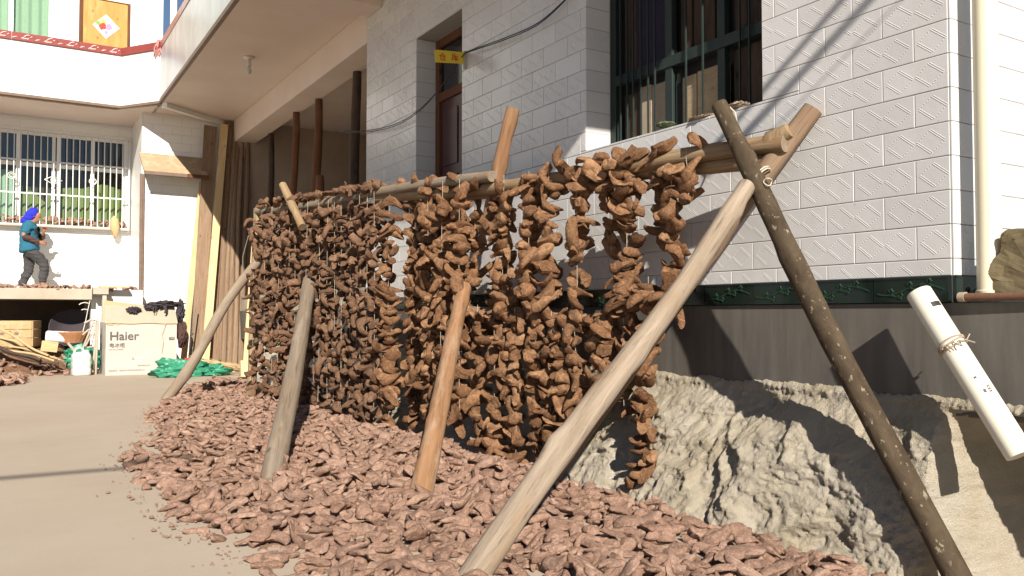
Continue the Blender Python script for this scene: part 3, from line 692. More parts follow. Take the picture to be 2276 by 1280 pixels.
# upper door and window
um = MB(); um.box(1.10, 1.165, FY + 0.01, FY + 0.08, 4.7, 6.9); um.box(1.93, 1.98, FY + 0.01, FY + 0.08, 4.7, 6.9)
ud = part(bh, 'upper_door', um, M['door_brown'])
dl = sub(ud, 'door_leaf', MB().box(1.165, 1.93, FY + 0.04, FY + 0.07, 4.7, 6.9), M['door_yellow'])
b = MB(); b.box(1.165, 1.93, FY + 0.028, FY + 0.041, 5.66, 5.70); b.box(1.165, 1.235, FY + 0.030, FY + 0.0405, 5.705, 6.85); b.box(1.86, 1.93, FY + 0.030, FY + 0.0405, 5.705, 6.85)
sub(ud, 'door_rails', b, M['door_yellow'], bevel=0.003)
zc = pY(236, 59, FY + 0.03); s_ = 0.235
b = MB(); b.add([(zc.x - s_, zc.y, zc.z), (zc.x, zc.y, zc.z - s_), (zc.x + s_, zc.y, zc.z), (zc.x, zc.y, zc.z + s_), (zc.x - s_, zc.y + .004, zc.z), (zc.x, zc.y + .004, zc.z - s_), (zc.x + s_, zc.y + .004, zc.z), (zc.x, zc.y + .004, zc.z + s_)],
               [(0, 1, 2, 3), (7, 6, 5, 4), (0, 4, 5, 1), (1, 5, 6, 2), (2, 6, 7, 3), (3, 7, 4, 0)])
M['sticker'] = plain('cream_paper', (0.72, 0.62, 0.52), 0.6, 0.3, 0, 0.1, 20)
M['sticker_red'] = plain('red_paper_print', (0.62, 0.05, 0.03), 0.6, 0.3, 0, 0.1, 20); M['sticker_gold'] = plain('gold_paper_print', (0.62, 0.36, 0.05), 0.5); M['sticker_green'] = plain('green_paper_print', (0.16, 0.32, 0.06), 0.5); M['sticker_pink'] = plain('violet_paper_print', (0.48, 0.20, 0.42), 0.5)
st = sub(ud, 'diamond_sticker', b, M['sticker'])
def blob(cx_, cz_, rx, rz, y, seed, mi, b):
    r = random.Random(seed); n = 12; k = [(cx_ + rx * r.uniform(.7, 1.1) * math.cos(2 * math.pi * i / n), y, cz_ + rz * r.uniform(.7, 1.1) * math.sin(2 * math.pi * i / n)) for i in range(n)]
    b.add(k + [(x, y + 0.003, z) for x, _, z in k], [tuple(range(n))] + [(i, n + i, n + (i + 1) % n, (i + 1) % n) for i in range(n)], mi)
b = MB(); y_ = zc.y - 0.004
blob(zc.x - 0.06, zc.z + 0.0, 0.07, 0.075, y_, 1, 0, b); blob(zc.x + 0.05, zc.z + 0.0, 0.055, 0.07, y_ - 0.001, 2, 3, b)
blob(zc.x - 0.13, zc.z + 0.05, 0.05, 0.04, y_ - 0.002, 3, 2, b); blob(zc.x - 0.05, zc.z + 0.09, 0.05, 0.04, y_ - 0.003, 4, 1, b); blob(zc.x - 0.08, zc.z - 0.03, 0.035, 0.05, y_ - 0.005, 5, 0, b); blob(zc.x + 0.0, zc.z - 0.11, 0.03, 0.03, y_ - 0.004, 6, 3, b)
b.obj('sticker_print', [M['sticker_red'], M['sticker_gold'], M['sticker_green'], M['sticker_pink']], ud)
um = MB(); um.box(-0.02, 0.055, FY + 0.02, FY + 0.07, 5.2, 7.6); um.box(0.61, 0.66, FY + 0.02, FY + 0.07, 5.2, 7.6); um.box(-1.6, 0.61, FY + 0.022, FY + 0.068, 5.2, 5.26)
uw = part(bh, 'upper_window', um, M['white_paint'])
sub(uw, 'pane', MB().box(0.055, 0.61, FY + 0.045, FY + 0.05, 5.26, 7.6), M['glass']); sub(uw, 'pane', MB().box(-1.6, -0.02, FY + 0.045, FY + 0.05, 5.26, 7.6), M['glass'])
pleats('curtain', -1.6, 0.66, 5.2, lambda x: 7.6, M['curtain'], FY + 0.13, uw, 0.025, 0.16)
# terrace slab with the hollow below
sl = MB(); sl.box(-4, 1.235, 15.30, 17.24, 1.18, 1.36)
part(bh, 'terrace_slab', sl, M['slab'], bevel=0.01)
pl = MB(); pl.box(1.245, 1.475, 15.24, 15.50, 1.27, 1.385); pl.box(1.385, 1.45, 15.27, 15.40, 0.0, 1.268)
part(bh, 'terrace_post', pl, M['slab'], bevel=0.006)
part(bh, 'terrace_board', MB().box(1.36, 1.80, 15.32, 15.46, 1.388, 1.415), M['wood_yellow'])
part(bh, 'terrace_end', MB().box(1.24, 2.036, 15.55, 17.24, 0.0, 1.355), M['pale_tile'])
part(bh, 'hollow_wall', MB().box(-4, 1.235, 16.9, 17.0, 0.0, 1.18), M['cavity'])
# ------------------------------------------------------------------ drying rack of poles
def pole_mesh(name, L, r0, r1, mat, seed, n=14, bend=0.02, knots=3, knot=0.25, cut_mat=None):
    "pole along +Z from 0 to L; its own knots and slight bends"
    r = random.Random(seed); k = max(10, int(L / 0.09)); ph = [r.uniform(0, 6.28) for _ in range(6)]
    pts = []; rad = []
    kn = [(r.uniform(0.08, 0.92), r.uniform(0, 6.28), r.uniform(0.6, 1.2)) for _ in range(knots)]
    for i in range(k):
        t = i / (k - 1)
        pts.append((bend * (math.sin(2.2 * t * math.pi + ph[0]) - math.sin(ph[0]) * (1 - t) - math.sin(2.2 * math.pi + ph[0]) * t), bend * .7 * (math.sin(1.7 * t * math.pi + ph[1]) - math.sin(ph[1]) * (1 - t) - math.sin(1.7 * math.pi + ph[1]) * t), L * t))
        rad.append((r0 + (r1 - r0) * t) * (1 + 0.035 * math.sin(9 * t + ph[2]) + 0.02 * math.sin(23 * t + ph[3])))
    def wob(t, a):
        w = 1 + 0.05 * math.sin(2 * a + ph[4] + 3 * t) + 0.03 * math.sin(3 * a + ph[5] - 5 * t)
        for kt, ka, ks in kn:
            da = math.atan2(math.sin(a - ka), math.cos(a - ka))
            w += knot * ks * math.exp(-((t - kt) * L / 0.035) ** 2 - (da / 0.5) ** 2) + 0.05 * ks * math.exp(-((t - kt) * L / 0.06) ** 2)
        return w
    b = MB(); b.tube(pts, rad, n, True, 0, None, wob)
    if cut_mat:
        b.m[-1] = 1; b.m[-2] = 1
    me = b.mesh(name, [M[mat], M[cut_mat]] if cut_mat else M[mat], True)
    return me
def aim(o, p0, p1):
    p0, p1 = Vector(p0), Vector(p1); o.location = p0; o.rotation_euler = (p1 - p0).to_track_quat('Z', 'X').to_euler()
def pole(name, p0, p1, r0, r1, mat, seed, label, cat='pole', group=None, **k):
    L = (Vector(p1) - Vector(p0)).length
    o = link(name, pole_mesh(name, L, r0, r1, mat, seed, **k)); aim(o, p0, p1)
    return tag(o, label, cat, group)
GP = 'poles of the drying rack'
A_top = pX(1598, 233, 3.26); A_foot = pX(2125, 1280, 3.36); A_foot = A_foot + (A_foot - A_top) * 0.06
pole('mottled_pole', A_foot, A_top, 0.056, 0.045, 'bark', 4, 'dark mottled bark pole crossing in front of the pale pole', group=GP, n=18, bend=0.012, knots=9, knot=0.22, cut_mat='wood_grey')
C_foot = pZ(1165, 1130, -0.15); C_x = pX(1690, 405, 3.36); C_top = C_foot + (C_x - C_foot) * 1.205
pole('grey_pole', C_foot, C_top, 0.058, 0.050, 'wood_grey', 9, 'grey brown pole close behind the pale pole, its tip out to the right', group=GP, n=18, bend=0.012, knots=4, cut_mat='wood_tan')
B_foot, B_top = Vector((1.40, 2.62, -0.04)), pX(1660, 414, 3.21)
pole('pale_pole', B_foot, B_top, 0.057, 0.045, 'wood_pale', 15, 'thick pale bare pole leaning diagonally in front of the roots', group=GP, n=20, bend=0.022, knots=12, knot=0.28)
RN = pX(1738, 318, 3.40); RF = Vector((2.47, 9.35, 2.095))      # top rail, near and far ends
RD = (RF - RN); RL = RD.length; RDn = RD.normalized(); RH = Vector((RD.x, RD.y, 0)).normalized(); RS = Vector((RH.y, -RH.x, 0)) * -1   # RS: away from the wall
if RS.x > 0: RS = -RS
def rail(t, side=0.0, dz=0.0): return RN + RD * t + RS * side + Vector((0, 0, dz))
pole('top_rail', rail(-0.004), rail(0.62, 0.01, -0.02), 0.052, 0.044, 'wood_tan', 21, 'brown horizontal top rail carrying the near strings of roots', 'rail', 'rails of the drying rack', n=16, bend=0.020, knots=8, cut_mat='wood_pale')
hk = MB(); h0 = rail(0.012); h1 = pX(1745, 296, 3.41)
pole('far_rail', rail(0.36, 0.045, 0.03), rail(1.02, 0.03), 0.042, 0.036, 'wood_pale', 22, 'pale horizontal rail running to the far end under heaped roots', 'rail', 'rails of the drying rack', bend=0.016, knots=4)
R2N = pX(1706, 358, 3.41)
pole('second_rail', R2N, rail(0.56, -0.10, -0.06), 0.040, 0.034, 'wood_tan', 23, 'thinner brown rail just below the top rail, behind it', 'rail', 'rails of the drying rack', bend=0.012, knots=5, cut_mat='wood_pale')
SN = Vector((RS.x, RS.y, 0)); LN, LF_ = pP(1462, 732, RN - RS * 0.06, SN), pP(1035, 692, RN - RS * 0.06, SN)
pole('low_rail', LN, LF_ + (LF_ - LN) * 0.06, 0.044, 0.040, 'wood_grey', 24, 'grey horizontal rail at half height behind the hanging roots', 'rail', 'rails of the drying rack', bend=0.012, knots=3)
hook = MB(); hook.tube([h0 + Vector((0, 0, -0.01)), h0 + Vector((0.0, -0.02, 0.025)), h1, h1 + (h1 - h0) * 0.25], [0.05, 0.05, 0.044, 0.040], 14)
ho = hook.obj('rail_crook', M['wood_tan'], smooth=True); tag(ho, 'stubby crook of wood at the near end of the top rail', 'rail', 'rails of the drying rack')
SN = Vector((RS.x, RS.y, 0))
pole('orange_pole', pZ(936, 1090, 0.05) + (pZ(936, 1090, 0.05) - pP(1033, 640, RN + RS * 0.07, SN)) * 0.06, pP(1033, 640, RN + RS * 0.07, SN), 0.062, 0.054, 'wood_orange', 31, 'orange brown peeled prop leaning in among the hanging roots', group=GP, n=18, bend=0.02, knots=6, knot=0.3)
pole('knobbly_pole', pP(1078, 520, RN - RS * 0.10, SN), pP(1141, 240, RN - RS * 0.13, SN), 0.052, 0.046, 'wood_orange', 33, 'knobbly light brown pole tip standing up above the middle of the rail', group=GP, n=18, bend=0.004, knots=9, knot=0.4, cut_mat='wood_pale')
pole('prop_pole', pZ(608, 1040, 0.05) + (pZ(608, 1040, 0.05) - pP(688, 625, RN + RS * 0.06, SN)) * 0.06, pP(688, 625, RN + RS * 0.06, SN), 0.072, 0.062, 'wood_pale', 35, 'smooth pale grey prop leaning in front of the dense strings', group=GP, n=18, bend=0.016, knots=3)
pole('far_post', pZ(556, 887, -0.02), pX(575, 462, 2.44), 0.058, 0.045, 'wood_tan', 38, 'weathered upright post at the far end of the rack', group=GP, bend=0.02, knots=4, cut_mat='wood_yellow')
pole('brace_pole', pZ(368, 890, -0.02), pX(578, 575, 2.42), 0.062, 0.046, 'wood_pale', 40, 'slanting pole bracing the far end of the rack, foot out on the yard', group=GP, bend=0.03, knots=5)
pole('stub_pole', pX(672, 505, 2.47), pX(628, 410, 2.42), 0.042, 0.038, 'wood_tan', 43, 'pale stick poking up through the heaped roots near the far end', group=GP, bend=0.008, knots=3)
# far side legs, partly seen between the strings
pole('back_leg', Vector((3.32, 7.6, 0.3)), rail(0.70, -0.03, -0.03), 0.05, 0.045, 'wood_red', 44, 'reddish upright leg seen behind the gap in the strings', group=GP, knots=2)
# ties
def ring(name, c, ax, r, rr_, mat, label, n=28, wig=0.06, turns=1.0):
    c = Vector(c); ax = Vector(ax).normalized(); a = ax.orthogonal().normalized(); b_ = ax.cross(a); q = random.Random(name + label)
    pts = [c + (a * math.cos(t) + b_ * math.sin(t)) * r * (1 + wig * math.sin(3 * t + 1)) + ax * (0.01 * math.sin(2 * t) + 0.012 * t / 6.28) for t in np.linspace(0, 6.28 * turns, n)]
    o = MB().tube(pts, rr_, 6, True).obj(name, M[mat], smooth=True); return tag(o, label, 'twine')
An = (A_top - A_foot).normalized(); cr = A_foot + (A_top - A_foot) * 0.815
ring('twine_tie', cr + Vector((0.03, 0.01, 0.0)), An + Vector((-0.25, 0, 0)), 0.072, 0.0038, 'string', 'white twine wound round the crossing of the near poles', turns=1.9)
lp = pX(1708, 404, 3.26)
ring('twine_loop', lp, FW, 0.019, 0.003, 'string', 'small loose loop of white twine beside the pole crossing')
wl0 = [pX(1622, 238, 3.42), pX(1634, 250, 3.43), pX(1638, 270, 3.44), pX(1632, 292, 3.42)]
tag(MB().tube(wl0, 0.004, 6).obj('loose_twine', M['string'], smooth=True), 'short white cord end hanging right of the dark pole top', 'cord')
hl = [pX(540, 640, 2.6), pX(540, 570, 2.5), pX(552, 525, 2.45), pX(572, 508, 2.44)]
tag(MB().tube(hl, 0.006, 6).obj('plastic_hose', M['pvc_white'], smooth=True), 'thin white hose curving down beside the far post', 'hose')

# ------------------------------------------------------------------ dried roots
def root_verts(seed, L, R, bend=0.15, flat=1.0, nr=13, ns=10, kind='tuber'):
    r = random.Random(seed); ph = [r.uniform(0, 6.28) for _ in range(12)]
    skew = r.uniform(-0.4, 0.4); e0, e1 = r.uniform(0.5, 0.85), r.uniform(0.3, 0.8)
    if r.random() < 0.3: e1 = r.uniform(0.1, 0.25)
    W = [((r.gauss(0, 1), r.gauss(0, 1), r.gauss(0, 1)), r.uniform(0, 6.28)) for _ in range(9)]
    F = [1.5, 1.9, 2.6, 3.6, 4.8, 6.2, 8.0, 9.5, 12.0]; A = [.17, .15, .13, .10, .085, .07, .055, .045, .04]
    T = np.concatenate([[0.0, 0.035], np.linspace(0.1, 0.9, nr - 4), [0.965, 1.0]])
    V = []
    for i, t in enumerate(T):
        x = (t - 0.5) * L
        y = bend * L * (math.sin(math.pi * t) - 0.5) + 0.035 * L * math.sin(5 * t + ph[0]); z = 0.06 * L * math.sin(3.1 * t + ph[1]) * (1 if flat > 0.7 else 1.6)
        prof = math.sin(math.pi * min(1, max(0, t ** math.exp(skew)))) ** 0.5 if 0 < t < 1 else 0
        base = prof * (1 - (e0 * (1 - t) + e1 * t)) + (e0 * (1 - t) + e1 * t)
        if i in (0, len(T) - 1): base *= 0.82
        tw = r.uniform(-.03, .03)
        for j in range(ns):
            a = 2 * math.pi * j / ns; px_, py_, pz_ = math.cos(a), math.sin(a), (t - .5) * L / R * 0.5
            n = 1.0
            for (d, p), f, am in zip(W, F, A): n += am * math.sin(f * 0.62 * (d[0] * px_ + d[1] * py_ + d[2] * pz_) + p)
            n -= 0.10 * max(0, math.sin(2 * a + ph[4] + 1.5 * t)) ** 3
            rad = R * base * n
            V.append((x + (tw + 0.10 * math.sin(a + ph[8])) * R, y + rad * math.cos(a), z + rad * math.sin(a) * flat))
    n = len(T)
    c0 = np.mean(V[:ns], 0); c1 = np.mean(V[-ns:], 0)
    Q = [(i * ns + j, i * ns + (j + 1) % ns, (i + 1) * ns + (j + 1) % ns, (i + 1) * ns + j) for i in range(n - 1) for j in range(ns)]
    for ce, base_i, sgn in ((c0, 0, -1), (c1, (n - 1) * ns, 1)):
        dep = r.uniform(-0.22, 0.25) * R * sgn
        b = len(V)
        V += [tuple(np.array(ce) + (np.array(V[base_i + j]) - ce) * 0.6 + np.array([dep, 0, 0])) for j in range(ns)]
        V.append(tuple(np.array(ce) + np.array([dep * 1.3, 0, 0]))); cidx = len(V) - 1
        for j in range(ns):
            q = (base_i + j, b + j, b + (j + 1) % ns, base_i + (j + 1) % ns); Q.append(q[::-1] if sgn > 0 else q)
        for j in range(0, ns, 2):
            q = (b + j, cidx, b + (j + 2) % ns, b + (j + 1) % ns); Q.append(q[::-1] if sgn > 0 else q)
    V = np.array(V); Q = [tuple(q) + (1 if k_ >= (n - 1) * ns and (k_ - (n - 1) * ns) % (ns + ns // 2 + ns % 2) >= ns else 0,) for k_, q in enumerate(Q)]
    for _ in range(r.choice([1, 2, 3]) if flat > 0.5 else 1):
        d = np.array([r.gauss(0, .5), r.gauss(0, 1), r.gauss(0, 1)]); d /= np.linalg.norm(d)
        h = V @ d; lim = h.min() + (h.max() - h.min()) * r.uniform(.68, .88)
        V -= np.outer(np.clip(h - lim, 0, None), d) * 0.92
    if kind == 'curl':
        V[:, 2] += 0.5 * (V[:, 1] ** 2) / max(R, 1e-4) + 0.9 * (V[:, 0] ** 2) / L * r.choice([-1, 1, 0.5])
    return V, np.array(Q)
def merge_vq(parts):
    Vs, Qs, o = [], [], 0
    for V, Q in parts:
        Q = Q.copy(); Q[:, :4] += o; Vs.append(V); Qs.append(Q); o += len(V)
    return np.concatenate(Vs), np.concatenate(Qs)
def forked(seed, L, R, nr=13, ns=10):
    r = random.Random(seed + 500)
    a = root_verts(seed, L, R, 0.12, 1, nr, ns); b = root_verts(seed + 77, L * r.uniform(.45, .65), R * r.uniform(.6, .8), 0.2, 1, max(7, nr - 4), max(6, ns - 2))
    rot = np.array(Euler((r.uniform(0, 6), r.uniform(-.5, .5), r.uniform(.7, 1.6))).to_matrix())
    return merge_vq([a, (b[0] @ rot.T + np.array([r.uniform(-.2, .2) * L, R * 0.7, r.uniform(-.3, .3) * R]), b[1])])
def root_kind(seed, nr=13, ns=10, gf=1.0):
    "returns V, Q, kind word, half length, half thickness"
    r = random.Random(seed * 31 + 5); u = seed % 10
    g = (lambda f: f * gf) if True else None
    if u in (0, 1, 2): L, R = r.uniform(.115, .15), r.uniform(.030, .038); return (*root_verts(seed, L, R, r.uniform(-.12, .2), g(1.0), nr, ns), 'stout', L, R * g(1.0))
    if u in (3, 4): L, R = r.uniform(.15, .20), r.uniform(.024, .031); return (*root_verts(seed, L, R, r.uniform(.15, .32), g(0.95), nr, ns), 'bent', L, R * g(.95))
    if u == 5: L, R = r.uniform(.12, .16), r.uniform(.027, .033); return (*forked(seed, L, R, nr, ns), 'forked', L, R)
    if u in (6, 7): L, R = r.uniform(.12, .17), r.uniform(.028, .036); return (*root_verts(seed, L, R, r.uniform(0, .25), 0.36, nr, ns, 'curl'), 'flat', L, R * .45)
    if u == 8: L, R = r.uniform(.075, .10), r.uniform(.034, .042); return (*root_verts(seed, L, R, 0.05, g(0.9), nr, ns), 'stubby', L, R * g(.9))
    L, R = r.uniform(.14, .18), r.uniform(.020, .026); return (*root_verts(seed, L, R, r.uniform(.2, .4), g(0.85), nr, ns), 'thin', L, R * g(.85))
def mesh_vq(name, V, Q, mat, cut=None):
    me = bpy.data.meshes.new(name); fast_mesh(me, V, Q[:, :4]); me.materials.append(M[mat])
    if cut and len(me.polygons) == len(Q): me.materials.append(M[cut]); me.polygons.foreach_set('material_index', Q[:, 4].astype(np.int32))
    me.polygons.foreach_set('use_smooth', np.ones(len(me.polygons), bool))
    if len(Q) < 2000: me.set_sharp_from_angle(angle=math.radians(48))
    me.update(); return me
HK = [root_kind(s, 18, 14) for s in range(100, 130)]
HM = [mesh_vq('root', k[0], k[1], 'root_hang', 'root_cut') for k in HK]
HMF = [mesh_vq('root', k[0], k[1], 'root_far') for k in HK]
pn = Vector((RS.x, RS.y, 0))
def rail_t_from_px(u, v=420):
    p = pP(u, v, RN, pn); return (p - RN).dot(RH) / (Vector((RD.x, RD.y, 0)).length)
def low_px(u):        # lower edge of the curtain in the photo
    return float(np.interp(u, [560, 600, 640, 700, 780, 850, 925, 945, 1000, 1060, 1120, 1200, 1260, 1300, 1360, 1420, 1460, 1500], [860, 905, 900, 935, 935, 968, 945, 935, 930, 1040, 1068, 1030, 1000, 960, 930, 900, 1112, 1100]))
SR = random.Random(77)
nstr = 0
def string_of_roots(p, length, pitch, label, group, far=False, size=1.0, slices=False, spread=0.03, gaps=0.07, cat='string of roots', first=None):
    global nstr
    root = empty('root_string', p); tag(root, label, cat, group); nstr += 1
    sway = [SR.uniform(-.02, .02), SR.uniform(-.02, .02)]
    def at(z): return Vector((sway[0] * math.sin(3 * z / max(length, .3)), sway[1] * math.sin(2.2 * z / max(length, .3)), -z))
    zc = (0.07 if not far else 0.05) if first is None else first
    pts = [at(z) for z in np.linspace(0, length, 7)]
    link('cord', MB().tube([Vector((0.0, 0, 0.055))] + pts, 0.0015, 4).mesh('cord', M['string']), root)
    yaw = SR.uniform(0, 6.28)
    while zc < length:
        if SR.random() < gaps: zc += SR.uniform(.03, .09)
        i = SR.randrange(len(HM)); k = HK[i]
        if slices and k[2] not in ('flat', 'bent', 'thin') and SR.random() < .8: continue
        yaw = yaw + SR.uniform(-.5, .5) if slices else SR.uniform(0, 6.28)
        sc = size * SR.uniform(.8, 1.2)
        off = Vector((SR.uniform(-spread, spread), SR.uniform(-spread, spread), 0))
        q = at(zc) + off
        tilt = SR.gauss(0, .42) if not slices else SR.gauss(-.25, .18)
        if SR.random() < .13 and not slices: tilt = SR.choice([-1, 1]) * SR.uniform(.9, 1.4)
        o = link('root', (HMF if far else HM)[i], root, q, (SR.uniform(-.6, .6) + (0 if k[2] == 'flat' else SR.uniform(0, 6)), tilt, yaw), (sc, sc, sc))
        zc += pitch * SR.uniform(.7, 1.35) * (1.25 if abs(tilt) > .9 else 1) * (0.62 if slices else 1)
    return root
GN = 'strings of dried roots hanging on the rack'
bound = lambda t, u, sidep: None
def hang(t, side, z_end, pitch, label, **k):
    p = rail(t, side, -0.03); L = max(0.25, p.z - z_end); return string_of_roots(p, L, pitch, label, GN, **k)
def z_at_px(u, v, side=0.0): return pP(u, v, RN + RS * side, pn).z
near = [(1538, 445, 0.05, 'short string of stout roots hung just left of the crossed poles', {}),
        (1497, 668, 0.03, 'long string of bent roots ending behind the pale diagonal pole', {}),
        (1404, 700, 0.06, 'string of tightly packed curled slices, like stacked leaves', {'slices': True}),
        (1345, 560, -0.06, 'shorter string of roots in shadow left of the packed slices', {}),
        (1292, 672, 0.05, 'string of roots with wide gaps, white tiles showing on both sides', {'gaps': .2}),
        (1232, 700, 0.05, 'string of plump roots under the root that sticks up from the rail', {}),
        (1190, 690, 0.06, 'string of stout roots right of the knobbly pole tip', {}),
        (1132, 690, 0.05, 'string of roots below the foot of the knobbly pole tip', {}),
        (1052, 930, 0.13, 'string of roots just behind the upper part of the orange brown pole', {}),
        (1012, 930, 0.12, 'long string of roots left of the orange brown pole top', {}),
        (962, 930, 0.05, 'long string of roots under the pale length of bare rail', {}),
        (925, 640, -0.05, 'short string of roots behind the bare length of rail', {}),
        (880, 940, 0.06, 'string of thin stacked roots at the left end of the bare rail', {'slices': True})]
for u, v, sd, lab, kw in near:
    t = rail_t_from_px(u); hang(t, sd, z_at_px(u, v, sd), 0.041, lab, size=1.22, spread=0.036, **kw)
extra = [(935, 800, 'back string of roots under the left end of the bare rail'), (965, 880, 'back string of roots second from the left end of the bare rail'), (898, 930, 'back string of roots at the border of the dense part'), (1010, 800, 'back string of roots hidden behind the long string left of the prop'), (1085, 700, 'back string of roots just left of the knobbly pole'), (1450, 560, 'string of roots in shade behind the long string by the pale pole'), (1268, 560, 'back string of roots seen between two near strings under the upright root'), (1105, 600, 'back string of roots behind the string below the knobbly pole'), (1035, 640, 'back string of roots between the orange brown prop and the knobbly pole'), (985, 700, 'back string of roots behind the long string left of the prop'), (905, 940, 'string of roots between the bare rail and the dense part'), (1165, 560, 'back string of roots right of the knobbly pole'), (1370, 520, 'short back string of roots behind the packed slices')]
for u, v, lab in extra:
    hang(rail_t_from_px(u), -0.09, z_at_px(u, v, -0.09), 0.045, lab, size=1.2, spread=0.034)
# lower tier on the low rail
LD = LF_ + (LF_ - LN) * 0.5 - LN
lows = [(1466, 1108, 'lowest hanging string, of broad curled slices in front of the rough bank', {'slices': True, 'spread': .04}), (1410, 905, 'lower string of slices behind the pale diagonal pole', {'slices': True}), (1352, 935, 'lower string of roots hung close left of the pale diagonal pole', {}), (1300, 985, 'lower string of roots second to the left of the pale diagonal pole', {}),
        (1250, 1020, 'lower string of plump roots between the pale and orange brown poles', {}), (1212, 1010, 'lower string of knobbly roots in the middle between the two leaning poles', {}), (1168, 1060, 'lower string whose roots hang nearly to the heap', {}),
        (1122, 1065, 'lower string ending in a long root pointing at the heap', {}), (1085, 1000, 'lower string of roots nearer the orange brown pole', {}), (1048, 960, 'lower string of roots touching the orange brown pole', {}), (1380, 880, 'lower string of roots in shade behind the slices', {}), (1275, 950, 'lower string of bent roots between the plump ones', {}), (1145, 900, 'lower string of roots behind the longest lower ones', {}), (985, 920, 'lower string of roots just left of the orange brown prop', {})]
ln = Vector((LD.y, -LD.x, 0)).normalized()
for u, v, lab, kw in lows:
    p = pP(u, 718, LN, ln); p.z = (LN + LD * ((p - LN).dot(LD) / LD.dot(LD))).z - 0.02
    p = p + RS * 0.10; p.z += 0.03
    if u == 1466: p.z += 0.25
    zz = pP(u, v, p, ln).z
    string_of_roots(p, max(.2, p.z - zz), 0.041, lab, GN, size=1.22, first=0.02, **kw)
# dense far part: front row and back row
ORD = 'first second third fourth fifth sixth seventh eighth ninth tenth eleventh twelfth thirteenth fourteenth fifteenth sixteenth seventeenth eighteenth nineteenth twentieth'.split()
def far_label(k):
    if k < 14: return 'dense string of small brown roots, ' + ORD[k] + ' from the far post in the front row'
    return 'dense string of brown roots, ' + ORD[min(19, n1 - k)] + ' to the left of the bare rail'
LFAR = 'string of small brown roots packed close among others in the dense far part of the rack'
t0, t1 = rail_t_from_px(858), 1.0
Lm = (t1 - t0) * RL
n1 = int(Lm / 0.128)
for i in range(n1 + 1):
    t = t0 + (t1 - t0) * i / n1; p = rail(t, 0.07); u = px(p)[0]
    hang(t, 0.07 + SR.uniform(-.03, .06), z_at_px(u, low_px(u) + SR.uniform(-55, 12), 0.07), 0.056, far_label(n1 - i), far=True, size=1.0, spread=0.045, gaps=0.06)
n2 = int(Lm / 0.20)
for i in range(n2):
    t = t0 + (t1 - t0) * (i + .5) / n2; p = rail(t, -0.08); u = px(p)[0]
    hang(t, -0.10 + SR.uniform(-.05, .05), z_at_px(u, low_px(u) - 40 + SR.uniform(-60, 20), -0.08), 0.075, 'string of small brown roots hidden behind the dense far front row', far=True, size=1.05, spread=0.05, gaps=0.1)
# roots lying on the rails
GT = 'roots laid on top of the rails'
def rail_top(t): 
    return rail(t, 0.02 if t < .5 else 0.03, 0.06)
spec = [(1470, 322, 'long bent root lying on the rail under the dark pole top', 24, 0.3), (1550, 315, 'root sticking up to the right from the rail near the dark pole', 23, -0.7), (1420, 345, 'stout root on the rail left of the long bent one', 20, .1), (1375, 345, 'round cut root end facing out on top of the rail', 28, 1.4), (1335, 352, 'stubby root on the rail beside the round cut end', 8, .5), (1300, 360, 'thin root lying along the rail with its tail to the left', 29, .1),
        (1243, 352, 'reddish root standing up slantwise from the rail', 13, -1.0), (1210, 385, 'root lying across the rail below the upright one', 11, .6), (1270, 385, 'pale brown root drooping over the front of the rail', 25, .4), (1185, 400, 'root on the rail right of the knobbly pole', 21, -.3), (1060, 405, 'stubby root on the pale rail left of the knobbly pole', 10, .3), (1010, 398, 'bent root on the rail, end raised to the left', 14, -.5), (960, 405, 'pair like forked root on the bare rail', 15, .2), (930, 404, 'root with raised tip at the left of the bare rail', 3, -.9), (888, 412, 'round root at the edge of the heaped part of the rail', 18, .8),
        (1540, 385, 'curved root hanging over the lower rail beside the pole crossing', 4, 1.2), (1500, 378, 'root resting on the second rail below the bent one', 22, .3)]
for u, v, lab, i, tl in spec:
    i = i % len(HM); p = pP(u, v, RN + RS * 0.045, pn)
    o = link('root', HM[i], None, p, (SR.uniform(-.5, .5), tl, math.atan2(RH.y, RH.x) + SR.uniform(-.5, .5)), [1.15] * 3); tag(o, lab, 'root', GT)
more = [(1395, 352, 'second'), (1355, 362, 'third'), (1322, 372, 'fourth'), (1288, 388, 'fifth'), (1256, 372, 'sixth'), (1226, 398, 'seventh'), (1200, 405, 'eighth'), (1168, 402, 'ninth'), (1150, 415, 'tenth'), (1030, 418, 'eleventh'), (985, 420, 'twelfth'), (945, 425, 'thirteenth'), (1440, 350, 'first')]
for u, v, w in more:
    i = SR.randrange(len(HM)); p = pP(u, v + SR.uniform(-4, 12), RN + RS * SR.uniform(.05, .085), pn)
    o = link('root', HM[i], None, p, (SR.uniform(0, 6), SR.gauss(0, .55), math.atan2(RH.y, RH.x) + SR.uniform(-1.2, 1.2)), [SR.uniform(1.05, 1.35)] * 3); tag(o, w + ' smaller root draped over the top rail, counted from the dark pole', 'root', GT)
under = [(1490, 400), (1455, 398), (1420, 402), (1385, 410), (1350, 412), (1318, 416), (1280, 420), (1245, 422), (1212, 430)]
for n_, (u, v) in enumerate(under):
    i = SR.randrange(len(HM)); p = pP(u, v, RN + RS * SR.uniform(-.06, .03), pn)
    o = link('root', HM[i], None, p, (SR.uniform(0, 6), SR.gauss(0, .6), SR.uniform(0, 6.28)), [SR.uniform(1.1, 1.35)] * 3); tag(o, ORD[n_] + ' root tucked under the second rail, counted from the crossed poles', 'root', GT)
